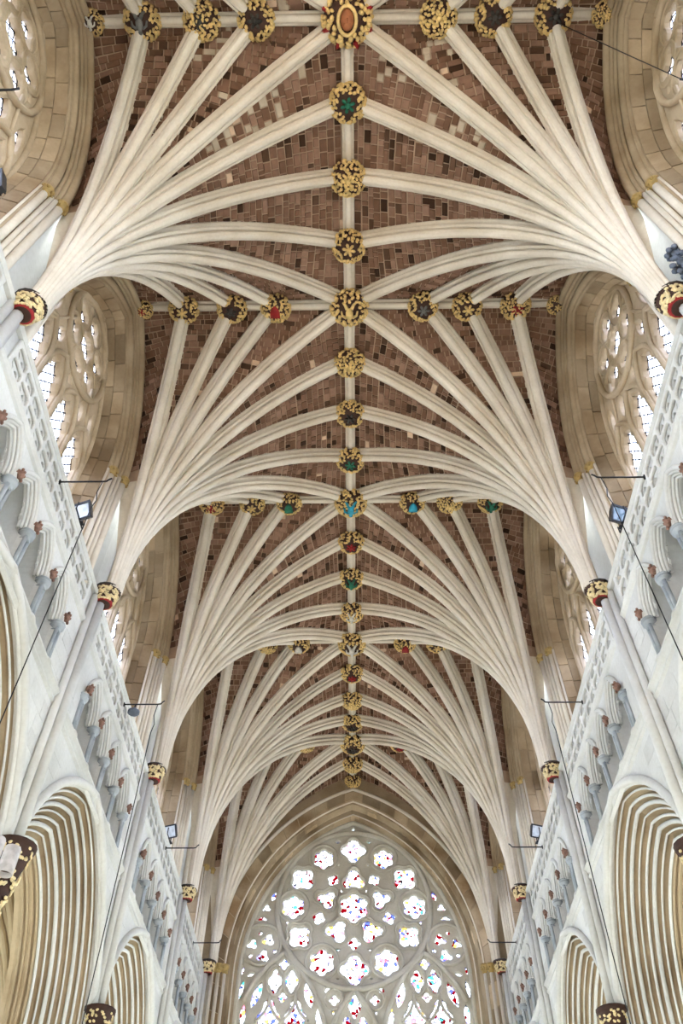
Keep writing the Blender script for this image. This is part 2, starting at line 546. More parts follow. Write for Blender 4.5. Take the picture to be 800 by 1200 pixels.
# ridge ribs between the bosses
RPROF = [(x * 0.86, z * 0.8 + 0.03) for x, z in RIB]
def straight_rib(p, q):
    p, q = Vector(p), Vector(q); d = (q - p).normalized(); side = d.cross(Vector((0, 0, 1)))
    b = MB(); b.grid([[e + side * x + Vector((0, 0, z)) for x, z in RPROF] for e in (p, q)])
    return b.mesh('ridge_rib', 'rib', True)
ridge_nodes = []
for i in range(5):
    q = (CROWN[i] - YS[i]) / 2
    ridge_nodes += [(YS[i], i), (YS[i] + q, i), (CROWN[i], i), (CROWN[i] + q, i)]
ridge_nodes.append((YW, 4))
for (a, i), (c, _) in zip(ridge_nodes[:-1], ridge_nodes[1:]):
    obj('ridge_rib', straight_rib((0, a, ZR), (0, c, ZR)), CEIL[i])
for i in range(5):
    for sx in (-1, 1):
        xs_ = [0] + UX + [XW + 0.05]
        for a, c in zip(xs_[:-1], xs_[1:]):
            obj('ridge_rib', straight_rib((sx * a, CROWN[i], ZR), (sx * c, CROWN[i], ZR)), CEIL[i])

# bricks: the largest in view one by one, the rest joined
PALE = [((-2.3, 3.6), 0.8), ((-1.2, 2.9), 0.5), ((1.5, 2.6), 0.8), ((2.2, 3.9), 0.7), ((-3.0, 2.2), 0.5), ((1.0, 1.2), 0.4), ((-1.7, 1.4), 0.4)]
for i in range(5):
    scored = []
    for n_, bk in enumerate(brick_list[i]):
        p = pix(bk[0]); s_ = -1
        if p and -5 < p[0] < 805 and -5 < p[1] < 1205:
            view = (CAM - bk[0]).normalized().dot(bk[3])
            if view > 0.05: s_ = bk[4] * bk[5] * view / p[2] ** 2
        scored.append((s_, n_))
    scored.sort(reverse=True)
    single = {n_ for s_, n_ in scored[:(225 if i < 2 else 290)] if s_ > 0}
    rest = MB()
    for n_, (c, e1, e2, e3, bl, bw) in enumerate(brick_list[i]):
        pale = False
        for (px, py), rr in PALE:
            if abs(c.x - px) < rr and abs(c.y - py) < rr * 0.6 and c.z > 19.3 and random.random() < 0.32: pale = True
        dp = 0.05
        if n_ in single or pale:
            mm = Matrix.Identity(4)
            for r_ in range(3):
                mm[r_][0], mm[r_][1], mm[r_][2], mm[r_][3] = e1[r_] * bl, e2[r_] * bw, e3[r_] * dp, c[r_]
            obj('brick', unit_box('pale_brick' if pale else 'brick'), CEIL[i], mat4=mm)
        else:
            v = []
            for z in (-0.5, 0.5):
                for x, y in ((-0.5, -0.5), (0.5, -0.5), (0.5, 0.5), (-0.5, 0.5)):
                    v.append(c + e1 * (x * bl) + e2 * (y * bw) + e3 * (z * dp))
            rest.add(v, [(4, 5, 6, 7), (0, 1, 5, 4), (1, 2, 6, 5), (2, 3, 7, 6), (3, 0, 4, 7)])
    if rest.v:
        o = obj('brickwork', rest.mesh('brickwork', 'brick'), CEIL[i]); o['kind'] = 'stuff'

# ------------------------------------------------------------------ nave walls, built once per bay for the right side
WALLS = {}
for sx, nm in ((-1, 'wall_left'), (1, 'wall_right')):
    w = bpy.data.objects.new(nm, None); COL.objects.link(w)
    tag(w, 'limewashed nave wall with arcade and blind triforium, %s of the great window' % ('left' if sx < 0 else 'right'), kind='structure')
    w['label'] = 'pale limewashed nave wall with pointed arcade, blind triforium and pierced parapet'
    WALLS[sx] = w

def place(name, me, sx, i, parent=None, extra_scale=1.0):
    """one bay's piece on one side; me is modelled on the right side about the bay centre"""
    me_ = me if sx > 0 else mirror(me)
    k = (YS[i + 1] - YS[i]) / L
    return obj(name, me_, parent or WALLS[sx], loc=(0, CROWN[i], 0), scale=(1, k, 1))
def fx(X):                     # plates: u along the wall, v up, w outwards from the nave
    return lambda u, v, w: (X + w, u, v)

HALF = L / 2
AW, AZS, AZA = 3.2, 7.0, 10.85            # arcade arch at the wall face
TW, TZS, TZA = 0.47, 11.78, 12.60         # triforium arch
TU = [-1.65, -0.55, 0.55, 1.65]
zb = 5.2
outline = [(-HALF, zb), (-HALF, 12.82), (HALF, 12.82), (HALF, zb)] + arch_pts(AW, AZS, AZA, 18, zb)
holes = [[(u + a, z) for a, z in arch_pts(TW, TZS, TZA, 8, 10.96)] for u in TU]
FACING = plate('bay_facing', [outline] + holes, 0.12, 0.004, fx(XW + 0.06), 'wall')

# stepped arcade orders: brown steps with pale rolls on the arrises
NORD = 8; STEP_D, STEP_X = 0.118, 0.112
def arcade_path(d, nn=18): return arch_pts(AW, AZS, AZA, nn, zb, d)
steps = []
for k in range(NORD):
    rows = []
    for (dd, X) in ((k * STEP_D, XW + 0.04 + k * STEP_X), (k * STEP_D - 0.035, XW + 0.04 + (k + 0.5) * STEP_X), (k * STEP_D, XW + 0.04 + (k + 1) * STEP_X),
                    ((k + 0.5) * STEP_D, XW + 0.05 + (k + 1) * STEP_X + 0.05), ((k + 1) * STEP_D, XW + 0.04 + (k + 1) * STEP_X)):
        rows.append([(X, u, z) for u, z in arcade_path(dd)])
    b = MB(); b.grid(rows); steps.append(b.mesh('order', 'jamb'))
rolls = []
for k in range(NORD + 1):
    b = MB(); b.tube([(XW + 0.035 + k * STEP_X, u, z) for u, z in arcade_path(k * STEP_D - 0.012)], (0.050, 0.022, 0.030, 0.042, 0.020, 0.030, 0.046, 0.022, 0.032)[k], 8)
    rolls.append(b.mesh('roll', 'wall', True))
b = MB(); dd = NORD * STEP_D; X0 = XW + 0.04 + NORD * STEP_X
b.grid([[(X, u, z) for u, z in arcade_path(d2)] for X, d2 in ((X0, dd), (X0 + 0.1, dd - 0.03), (X0 + 0.2, dd + 0.02), (X0 + 0.3, dd - 0.02), (X0 + 0.45, dd))])
SOFFIT = b.mesh('soffit', 'jamb')
for k_ in range(4):
    b = MB(); b.tube([(X0 + 0.06 + 0.1 * k_, u, z) for u, z in arcade_path(dd + 0.01)], 0.03, 7); rolls.append(b.mesh('roll', 'jamb', True))
b = MB(); b.tube([(XW - 0.03, u, z) for u, z in arch_pts(AW, AZS, AZA, 20, 7.6, -0.07)], 0.085, 10)
HOOD = b.mesh('hood_mould', 'wall', True)
# aisle face of the arcade wall
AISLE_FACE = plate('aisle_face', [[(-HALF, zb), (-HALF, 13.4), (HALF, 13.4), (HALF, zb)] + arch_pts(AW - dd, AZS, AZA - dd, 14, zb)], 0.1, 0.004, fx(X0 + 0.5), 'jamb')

# triforium pieces about one arch
tri_rolls = []
for k, (d_, X, r_) in enumerate(((-0.05, XW - 0.035, 0.05), (0.01, XW - 0.01, 0.03), (0.045, XW + 0.04, 0.03), (0.08, XW + 0.09, 0.03))):
    b = MB(); b.tube([(X, a, z) for a, z in arch_pts(TW, TZS, TZA, 10, None, d_)], r_, 7)
    tri_rolls.append(b.mesh('hood' if k == 0 else 'moulding', 'wall', True))
b = MB(); b.grid([[(X, a, z) for a, z in arch_pts(TW, TZS, TZA, 10, None, d_)] for X, d_ in ((XW + 0.0, -0.02), (XW + 0.02, 0.03), (XW + 0.05, 0.035), (XW + 0.07, 0.065), (XW + 0.10, 0.07), (XW + 0.11, 0.10), (XW + 0.15, 0.10), (XW + 0.16, 0.0))])
TRI_REVEAL = b.mesh('reveal', 'wall')
def trefoil_head():
    pts = [(0.40, 11.80), (0.375, 11.92), (0.315, 12.00), (0.325, 12.08), (0.29, 12.18), (0.22, 12.24), (0.235, 12.30), (0.16, 12.40), (0.08, 12.47)]
    return pts + [(0, 12.52)] + [(-x, z) for x, z in pts[::-1]]
TRI_CUSP = plate('cusped_head', [[(-0.44, 11.80)] + arch_pts(TW - 0.02, TZS + 0.03, TZA - 0.01, 8)[::-1] + [(0.44, 11.80)] + trefoil_head()], 0.05, 0.008, fx(XW + 0.15), 'wall')
x1 = XW + 0.95
ap = arch_pts(TW - 0.01, TZS, TZA - 0.01, 8, 10.94)
b = MB(); b.grid([[(X, a, z) for a, z in ap] for X in (XW + 0.10, x1)])
b.add([(x1, a, z) for a, z in ap], [tuple(range(len(ap)))])
b.add([(XW + .08, -TW, 10.95), (x1, -TW, 10.95), (x1, TW, 10.95), (XW + .08, TW, 10.95)], [(0, 1, 2, 3)])
TRI_BACK = b.mesh('recess', 'wall')
b = MB()
for du, dx in ((-0.055, -0.02), (0.055, -0.02), (0.0, 0.10)):
    b.tube([(XW + dx, du, 10.94), (XW + dx, du, 11.66)], 0.040, 10)
TRI_SHAFT = b.mesh('shaft', 'shaft', True)
b = MB(); b.lathe([(0.085, -0.10), (0.10, -0.09), (0.085, -0.06), (0.105, -0.02), (0.14, 0.02), (0.14, 0.05), (0.12, 0.065), (0.15, 0.085), (0.14, 0.11)], (XW + 0.02, 0, 11.70), 14, 1.0, 1.05)
TRI_CAP = b.mesh('capital', 'shaft', True)
b = MB(); b.lathe([(0.15, 0), (0.15, 0.04), (0.12, 0.06), (0.13, 0.08), (0.09, 0.11)], (XW + 0.02, 0, 10.86), 12, 1.0, 1.2)
TRI_BASE = b.mesh('base', 'wall', True)
b = MB(); rr = random.Random(3)
b.blob((XW - 0.10, 0, 11.98), (0.075, 0.075, 0.10), None, 8, 6)
for k in range(14):
    a = rr.uniform(0, 2 * PI); e = rr.uniform(-1, 1)
    b.blob((XW - 0.10 + 0.06 * math.cos(a), 0.07 * math.sin(a), 11.98 + 0.09 * e), (0.03, 0.03, 0.035), None, 5, 3)
TRI_HEAD = b.mesh('head_stop', 'pinkish', True)

# strings, parapet
def bar(profile, u0, u1, name, mat):
    n = len(profile)
    v = [(XW + x, u, z) for u in (u0, u1) for x, z in profile]
    f = [(k, (k + 1) % n, n + (k + 1) % n, n + k) for k in range(n)] + [tuple(range(n))[::-1], tuple(range(n, 2 * n))]
    return new_mesh(name, v, f, mat)
SILL = bar([(0.02, 10.96), (-0.06, 10.94), (-0.10, 10.90), (-0.10, 10.86), (-0.05, 10.82), (0.02, 10.82)], -HALF + 0.15, HALF - 0.15, 'sill_string', 'wall')
SILL_HOLLOW = bar([(0.02, 10.82), (-0.05, 10.82), (-0.015, 10.78), (-0.012, 10.73), (0.02, 10.72)], -HALF + 0.15, HALF - 0.15, 'string_hollow', 'wall')
SILL_LOW = bar([(0.02, 10.72), (-0.045, 10.72), (-0.05, 10.68), (0.0, 10.64), (0.02, 10.64)], -HALF + 0.15, HALF - 0.15, 'lower_string', 'wall')
PAR_STRING = bar([(0.02, 12.82), (-0.07, 12.80), (-0.09, 12.76), (-0.05, 12.71), (0.0, 12.68), (0.02, 12.68)], -HALF + 0.15, HALF - 0.15, 'parapet_string', 'wall')
COPING = bar([(0.14, 13.62), (-0.10, 13.62), (-0.13, 13.58), (-0.08, 13.53), (0.14, 13.53)], -HALF + 0.12, HALF - 0.12, 'coping', 'wall')
PU = 2.74; NCOL = 12
qf, eyes = [], []
for k in range(NCOL):
    u = -PU + 0.05 + (2 * PU - 0.1) * (k + 0.5) / NCOL
    for zz in (13.01, 13.335):
        cw, ch, rr_ = 0.205, 0.140, 0.10           # rounded frame of one cell, two cusped eyes behind it
        qf.append([(u + sx_ * (cw - rr_) + rr_ * math.cos(a0 + k_ * PI / 6), zz + sz_ * (ch - rr_) + rr_ * math.sin(a0 + k_ * PI / 6))
                   for sx_, sz_, a0 in ((1, 1, 0), (-1, 1, PI / 2), (-1, -1, PI), (1, -1, 1.5 * PI)) for k_ in range(4)])
        for s_ in (-1, 1): eyes.append(foil(u + s_ * 0.10, zz, 0.075, 1, 0.105))
PANEL = plate('pierced_panel', [[(-PU, 12.82), (PU, 12.82), (PU, 13.53), (-PU, 13.53)]] + qf, 0.06, 0.014, fx(XW - 0.04), 'wall')
EYES = plate('eye_panel', [[(-PU, 12.82), (PU, 12.82), (PU, 13.53), (-PU, 13.53)]] + eyes, 0.05, 0.010, fx(XW + 0.02), 'wall')
b = MB(); b.box((XW + 0.10, -PU, 12.75), (XW + 0.14, PU, 13.55))
PANEL_BACK = b.mesh('panel_back', 'wall')
b = MB()
for s_ in (-1, 1):
    y0_, y1_ = sorted((s_ * PU, s_ * HALF))
    b.box((XW, y0_, 12.8), (XW + 0.12, y1_, 13.55))
PAR_END = b.mesh('parapet_end', 'wall')
b = MB(); b.box((XW + 0.1, -HALF, 13.3), (XW + 0.9, HALF, 13.42))
PASSAGE = b.mesh('passage_floor', 'wall')

# ashlar blocks of the spandrels
rnd = random.Random(11); ashlar = []
z = 7.3
while z < 12.6:
    h = rnd.choice((0.30, 0.34, 0.38)); u = -HALF + 0.2 - rnd.uniform(0, 0.4)
    while u < HALF:
        ln = rnd.uniform(0.45, 0.8)
        u0, u1 = max(u, -HALF + 0.2), min(u + ln, HALF - 0.2)
        ok = u1 - u0 > 0.2
        rise = AZA - AZS; R_ = (rise ** 2 + AW ** 2) / (2 * AW); c_ = R_ - AW
        for uu in (u0, u1):
            for zz in (z, z + h):
                if math.hypot(abs(uu) + c_, zz - AZS) < R_ + 0.17: ok = False
        if z + h > 10.62 and z < 10.98: ok = False
        if z > 10.9 and not (u1 < -2.3 or u0 > 2.3): ok = False
        if z + h > 12.66: ok = False
        if u0 < 0 < u1 and z + h > 10: ok = False
        if ok: ashlar.append(((u0 + u1) / 2, z + h / 2, u1 - u0 - 0.012, h - 0.012))
        u += ln
    z += h

# clerestory wall, orders, reveal
CW, CZS, CZA = 2.62, 17.0, 21.15
CLER = plate('clerestory_face', [[(-HALF, 13.4), (-HALF, 22.2), (HALF, 22.2), (HALF, 13.4)] + arch_pts(CW, CZS, CZA, 14, 13.4)], 0.14, 0.004, fx(XW + 0.19), 'wall')
cl_orders = []
for k, (d_, X, r_) in enumerate(((-0.02, XW + 0.06, 0.10), (0.10, XW + 0.12, 0.05), (0.17, XW + 0.18, 0.045), (0.28, XW + 0.27, 0.095), (0.38, XW + 0.33, 0.045))):
    b = MB(); b.tube([(X, u, zz) for u, zz in arch_pts(CW, CZS, CZA, 16, None, d_)], r_, 8)
    arc = b.mesh('arch_roll', 'jamb', True)
    b = MB()
    for s_ in (-1, 1):
        u = s_ * (CW - d_)
        b.tube([(X, u, 13.4), (X, u, CZS)], r_ * (0.9 if k in (0, 3) else 1), 8)
    cl_orders.append((arc, b.v[:len(b.v) // 2], b, k))
jamb_shafts = []
for k, (d_, X, r_) in enumerate(((-0.02, XW + 0.06, 0.085), (0.10, XW + 0.12, 0.05), (0.17, XW + 0.18, 0.045), (0.28, XW + 0.27, 0.08), (0.38, XW + 0.33, 0.045))):
    for s_ in (-1, 1):
        b = MB(); b.tube([(X, s_ * (CW - d_), 13.4), (X, s_ * (CW - d_), CZS)], r_, 9)
        jamb_shafts.append(b.mesh('jamb_shaft', 'rib', True))
b = MB(); b.grid([[(X, u, zz) for u, zz in arch_pts(CW, CZS, CZA, 16, 13.4, d_)] for X, d_ in ((XW + 0.1, -0.05), (XW + 0.14, 0.14), (XW + 0.24, 0.18), (XW + 0.28, 0.40), (XW + 0.36, 0.42))])
CL_BED = b.mesh('jamb_bed', 'jamb')
jamb_caps = []
rr = random.Random(5)
for (d_, X, r_) in ((-0.02, XW + 0.06, 0.13), (0.28, XW + 0.27, 0.13)):
    for s_ in (-1, 1):
        b = MB(); c = (X, s_ * (CW - d_), CZS)
        b.lathe([(0.085, -0.13), (0.10, -0.10), (0.12, -0.02), (0.145, 0.05), (0.15, 0.09), (0.12, 0.12)], c, 12)
        for k in range(22):
            a = rr.uniform(0, 2 * PI)
            b.blob((c[0] + 0.13 * math.cos(a), c[1] + 0.13 * math.sin(a), c[2] + rr.uniform(-0.08, 0.07)), (0.035, 0.035, 0.04), None, 5, 3)
        jamb_caps.append(b.mesh('jamb_capital', 'old_gold', True))
# voussoirs of the reveal
XA, XB = XW + 0.36, XW + 0.86
RW, RWB = CW - 0.42, CW - 0.62
reveal_stones = []
def path_at(pts, t):
    seg = t * (len(pts) - 1); k = min(int(seg), len(pts) - 2); q = seg - k
    return (pts[k][0] + (pts[k + 1][0] - pts[k][0]) * q, pts[k][1] + (pts[k + 1][1] - pts[k][1]) * q)
def dense(pts, n=200):
    ls = [0.0]
    for a, c in zip(pts[:-1], pts[1:]): ls.append(ls[-1] + math.hypot(c[0] - a[0], c[1] - a[1]))
    out = []
    for i in range(n + 1):
        t = ls[-1] * i / n; k = 0
        while k < len(ls) - 2 and ls[k + 1] < t: k += 1
        q = (t - ls[k]) / max(ls[k + 1] - ls[k], 1e-9)
        out.append((pts[k][0] + (pts[k + 1][0] - pts[k][0]) * q, pts[k][1] + (pts[k + 1][1] - pts[k][1]) * q))
    return out
def voussoirs(pa, pb, xa, xb, nst, cols, fn, mat, depth=0.12, gap=0.012, rng=None):
    """curved blocks lining a reveal between arch path pa at xa and pb at xb"""
    pa, pb = dense(pa), dense(pb); N = len(pa) - 1; res = []
    for col in range(cols):
        c0, c1 = col / cols, (col + 1) / cols
        edges = [0.0]
        while edges[-1] < 1: edges.append(edges[-1] + rng.uniform(0.75, 1.25) / nst)
        edges[-1] = 1.0
        for e0, e1 in zip(edges[:-1], edges[1:]):
            g = gap / 12.0; vv = []; proud = rng.uniform(0, 0.012)
            for t in (e0 + g, (e0 + e1) / 2, e1 - g):
                i_ = max(0, min(N, t * N)); k = min(int(i_), N - 1); q = i_ - k
                A = [pa[k][j] + (pa[k + 1][j] - pa[k][j]) * q for j in (0, 1)]
                B_ = [pb[k][j] + (pb[k + 1][j] - pb[k][j]) * q for j in (0, 1)]
                tx, tz = pa[k + 1][0] - pa[k][0], pa[k + 1][1] - pa[k][1]; ll = math.hypot(tx, tz)
                nx, nz = tz / ll, -tx / ll                       # outwards from the opening
                for dep in (-proud, depth):
                    for cc in (c0 + gap, c1 - gap):
                        u = A[0] + (B_[0] - A[0]) * cc; v_ = A[1] + (B_[1] - A[1]) * cc
                        vv.append(fn(u + nx * dep, v_ + nz * dep, xa + (xb - xa) * cc))
            f = []
            for r_ in range(2):
                o_ = r_ * 4
                f += [(o_, o_ + 1, o_ + 5, o_ + 4), (o_ + 3, o_ + 2, o_ + 6, o_ + 7), (o_ + 2, o_, o_ + 4, o_ + 6), (o_ + 1, o_ + 3, o_ + 7, o_ + 5)]
            f += [(0, 2, 3, 1), (8, 9, 11, 10)]
            res.append(new_mesh('reveal_stone', vv, f, mat))
    return res
REVEAL = voussoirs(arch_pts(RW, CZS, CZA - 0.42, 16, 13.4), arch_pts(RWB, CZS, CZA - 0.62, 16, 13.4), XA, XB, 22, 2, lambda u, v, w: (w, u, v), 'reveal', rng=random.Random(2))
b = MB(); b.grid([[(X, u, zz) for u, zz in arch_pts(w_, CZS, za, 16, 13.4)] for X, w_, za in ((XA - 0.02, RW + 0.02, CZA - 0.40), (XB + 0.1, RWB + 0.02, CZA - 0.60))])
REVEAL_BED = b.mesh('reveal_bed', 'reveal')

# clerestory window: four lights under a great foiled circle
XG = XB
Wn, WZS, WZA = RWB, CZS, CZA - 0.62
def light_head(u, w, z0, z1, zt):
    """cusped light: straight to z1, trefoiled ogee to zt"""
    p = [(w, z0), (w, z1), (w * 0.62, z1 + (zt - z1) * 0.28), (w * 0.78, z1 + (zt - z1) * 0.45), (w * 0.55, z1 + (zt - z1) * 0.66), (w * 0.18, z1 + (zt - z1) * 0.8)]
    return [(u + x, zz) for x, zz in p] + [(u, zt)] + [(u - x, zz) for x, zz in p[::-1]]
LU = [-1.47, -0.49, 0.49, 1.47]
RC, RR = 18.95, 1.30
def grow(polys, inside, clear, smax, smin=0.55, rounds=30):
    """let every opening grow until it meets its neighbours' margin, as bar tracery does"""
    P = [np.array(p, float) for p in polys]; C = [p.mean(0) for p in P]; S = [smin] * len(P)
    Q = [c + (p - c) * smin for p, c in zip(P, C)]
    size = [np.ptp(p, axis=0).max() for p in P]; ring = np.array(inside, float)
    big = {i for i in range(len(P)) if size[i] > 0.6}; live = set(big)
    for i in range(len(P)):
        if i not in big: S[i] = 0.35; Q[i] = C[i] + (P[i] - C[i]) * 0.35
    def refine(p): return np.concatenate([p, (p + np.roll(p, -1, 0)) / 2])
    ring = np.concatenate([ring[:-1] + (ring[1:] - ring[:-1]) * t for t in (0, 0.25, 0.5, 0.75)])
    D = [refine(q) for q in Q]
    for rnd_ in range(2 * rounds):
        if rnd_ == rounds: live = set(range(len(P))) - big
        for i in list(live):
            ns = S[i] * 1.05
            if ns > smax: live.discard(i); continue
            q = C[i] + (P[i] - C[i]) * ns; dq = refine(q)
            bad = (np.hypot(dq[:, None, 0] - ring[None, :, 0], dq[:, None, 1] - ring[None, :, 1]).min() < clear)
            if not bad:
                rad = np.hypot(*(dq - C[i]).T).max()
                for j in range(len(P)):
                    if j == i: continue
                    dj = D[j]
                    if abs(C[j][0] - C[i][0]) > rad + 1.2 or abs(C[j][1] - C[i][1]) > rad + 1.2: continue
                    if np.hypot(dq[:, None, 0] - dj[None, :, 0], dq[:, None, 1] - dj[None, :, 1]).min() < clear: bad = True; break
            if bad: live.discard(i); continue
            S[i] = ns; Q[i] = q; D[i] = dq
    return [[tuple(v) for v in q] for q in Q]
win_holes = [light_head(u, 0.44, 13.5, 16.45, 17.28) for u in LU]
for k in range(6):
    a = PI / 6 + k * PI / 3
    win_holes.append(foil(0.80 * math.cos(a), RC + 0.80 * math.sin(a), 0.36, 3, None, a - PI / 2))
win_holes.append(foil(0, RC, 0.34, 6))
for k in range(6):
    a = k * PI / 3
    win_holes.append(foil(1.06 * math.cos(a), RC + 1.06 * math.sin(a), 0.085, 1))
for s_ in (-1, 1):
    win_holes.append(dagger(s_ * 0.98, 17.62, 0.15, 0.32, s_ * 0.25))
    win_holes.append(dagger(s_ * 1.62, 17.85, 0.13, 0.42, s_ * 0.22))
win_holes.append(foil(0, 17.42, 0.16, 4))
win_holes = win_holes[:4] + grow(win_holes[4:], arch_pts(Wn, WZS, WZA, 14, 17.35), 0.085, 1.3)
TRACERY = plate('tracery', [arch_pts(Wn + 0.06, WZS, WZA + 0.06, 14, 13.4)] + win_holes, 0.18, 0.03, fx(XG + 0.11), 'tracery')
panes = []
for hpoly in win_holes:
    v, f = prism(hpoly, 0.145, 0.155, fx(XG))
    panes.append(new_mesh('pane', v, f, 'clear'))
bars = []
def circ(c, z_, r, X, n=28): return [(X, c + r * math.cos(2 * PI * k / n), z_ + r * math.sin(2 * PI * k / n)) for k in range(n)]
b = MB(); b.tube(circ(0, RC, RR, XG - 0.02), 0.075, 8, True); bars.append(b.mesh('tracery_bar', 'tracery', True))
for u in LU:
    p = [(XG - 0.01, u + x, zz) for x, zz in arch_pts(0.485, 16.45, 17.5, 8, 13.4)]
    b = MB(); b.tube(p, 0.062, 7); bars.append(b.mesh('tracery_bar', 'tracery', True))
for k in range(6):
    a = PI / 6 + k * PI / 3
    b = MB(); b.tube(circ(0.80 * math.cos(a), RC + 0.80 * math.sin(a), 0.41, XG + 0.02, 16), 0.03, 6, True); bars.append(b.mesh('tracery_bar', 'tracery', True))
for s_ in (-1, 1):
    p = [(XG, s_ * (1.96 - 1.0 * t), 17.0 + 1.6 * t - 0.35 * math.sin(PI * t)) for t in [q / 8 for q in range(9)]]
    b = MB(); b.tube(p, 0.045, 7); bars.append(b.mesh('tracery_bar', 'tracery', True))
b = MB(); b.tube([(XG, u, zz) for u, zz in arch_pts(Wn, WZS, WZA, 16, 13.4)], 0.07, 8); bars.append(b.mesh('window_frame', 'tracery', True))

wn = 1
for sx in (-1, 1):
    W = WALLS[sx]
    for i in range(5):
        place('bay_facing', FACING, sx, i)
        aa = place('arcade_arch', SOFFIT, sx, i)
        for me in steps: obj('order', me if sx > 0 else mirror(me), aa)
        for me in rolls: obj('roll', me if sx > 0 else mirror(me), aa)
        obj('hood_mould', HOOD if sx > 0 else mirror(HOOD), aa)
        place('aisle_face', AISLE_FACE, sx, i)
        # triforium
        k = (YS[i + 1] - YS[i]) / L
        for u in TU:
            me = TRI_REVEAL if sx > 0 else mirror(TRI_REVEAL)
            ta = obj('triforium_arch', me, W, loc=(0, CROWN[i] + u * k, 0), scale=(1, k, 1))
            for q, me in enumerate(tri_rolls): obj('hood' if q == 0 else 'moulding', me if sx > 0 else mirror(me), ta)
            obj('cusped_head', TRI_CUSP if sx > 0 else mirror(TRI_CUSP), ta)
            obj('recess', TRI_BACK if sx > 0 else mirror(TRI_BACK), ta)
        for j in range(5):
            u = -2.2 + 1.1 * j
            me = TRI_SHAFT if sx > 0 else mirror(TRI_SHAFT)
            sh = obj('triforium_shaft', me, W, loc=(0, CROWN[i] + u * k, 0))
            obj('capital', TRI_CAP if sx > 0 else mirror(TRI_CAP), sh)
            obj('base', TRI_BASE if sx > 0 else mirror(TRI_BASE), sh)
            obj('head_stop', TRI_HEAD if sx > 0 else mirror(TRI_HEAD), sh)
        for nm, me in (('sill_string', SILL), ('string_hollow', SILL_HOLLOW), ('lower_string', SILL_LOW), ('parapet_string', PAR_STRING), ('coping', COPING), ('parapet_end', PAR_END), ('passage_floor', PASSAGE)):
            place(nm, me, sx, i)
        pp = place('parapet_panel', PANEL, sx, i)
        obj('eye_panel', EYES if sx > 0 else mirror(EYES), pp)
        obj('panel_back', PANEL_BACK if sx > 0 else mirror(PANEL_BACK), pp)
        for (u, zz, ln, h) in ashlar:
            obj('ashlar_block', unit_box('wall'), W, mat4=Matrix.Translation((sx * (XW - 0.0), CROWN[i] + u * k, zz)) @ Matrix.Rotation(-sx * PI / 2, 4, 'Y') @ Matrix.Diagonal((h, ln * k, 0.014, 1)))
        # clerestory
        place('clerestory_face', CLER, sx, i)
        place('jamb_bed', CL_BED, sx, i)
        for arc, _, _, _ in cl_orders: place('arch_roll', arc, sx, i)
        for me in jamb_shafts: place('jamb_shaft', me, sx, i)
        for me in jamb_caps: place('jamb_capital', me, sx, i)
        place('reveal_bed', REVEAL_BED, sx, i)
        win = obj('window_%d' % wn, TRACERY if sx > 0 else mirror(TRACERY), None, loc=(0, CROWN[i], 0), scale=(1, k, 1)); wn += 1
        tag(win, 'clerestory window with four lattice lights and a foiled circle, %s bay from great window' % BAYNAME[i], kind='structure')
        for me in panes: obj('pane', me if sx > 0 else mirror(me), win)
        for me in bars: obj(me.name.split('.')[0], me if sx > 0 else mirror(me), win)
        for me in REVEAL: obj('reveal_stone', me if sx > 0 else mirror(me), win)

# ------------------------------------------------------------------ vault shafts, springer capitals, arcade corbels
def foliage(b, c, rx, ry, rz, n, size, rng, zlo=-1.0, zhi=1.0, face=None):
    for k in range(n):
        t = (k + 0.5) / n; zc = zlo + (zhi - zlo) * t; a = k * 2.39996 + rng.uniform(-0.3, 0.3)
        s_ = math.sqrt(max(0, 1 - zc * zc))
        p = Vector((s_ * math.cos(a) * rx, s_ * math.sin(a) * ry, zc * rz))
        nrm = Vector((s_ * math.cos(a) / rx, s_ * math.sin(a) / ry, zc / rz)).normalized()
        R = nrm.to_track_quat('Z', 'Y').to_matrix() @ Matrix.Rotation(rng.uniform(0, PI), 3, 'Z')
        q = size * rng.uniform(0.75, 1.25)
        b.blob((c[0] + p.x, c[1] + p.y, c[2] + p.z), (q, q * 0.55, q * 0.5), R, 6, 3)

rng = random.Random(21)
b = MB()
b.lathe([(0.11, -0.16), (0.13, -0.15), (0.15, -0.12), (0.19, 0.02), (0.235, 0.12), (0.25, 0.15), (0.25, 0.19), (0.20, 0.21)], (0, 0, 0), 16)
CAP_BODY = b.mesh('bell', 'ground', True)
b = MB()
for k in range(130):
    a = rng.uniform(0, 2 * PI); z_ = rng.uniform(-0.12, 0.14); r_ = 0.17 + 0.06 * (z_ + 0.1) / 0.23
    Rm = Matrix.Rotation(a, 3, 'Z') @ Matrix.Rotation(rng.uniform(-1, 1), 3, 'X')
    b.blob((r_ * math.cos(a), r_ * math.sin(a), z_), (0.022, 0.045, 0.03), Rm, 6, 3)
CAP_FOL = b.mesh('foliage', 'pale_gold', True)
b = MB(); b.lathe([(0.14, -0.15), (0.155, -0.145), (0.17, -0.12), (0.165, -0.095), (0.14, -0.09)], (0, 0, 0), 14)
CAP_RED = b.mesh('red_necking', 'red', True)
b = MB(); b.lathe([(0.23, 0.17), (0.262, 0.18), (0.262, 0.205), (0.23, 0.215)], (0, 0, 0), 16)
CAP_RIM = b.mesh('abacus', 'dark', True)
b = MB()
b.lathe([(0.03, -0.98), (0.09, -0.93), (0.10, -0.80), (0.15, -0.62), (0.17, -0.45), (0.23, -0.25), (0.27, -0.08), (0.31, 0.0), (0.31, 0.06)], (0, 0, 0), 14)
COR_BODY = b.mesh('corbel_body', 'ground', True)
b = MB()
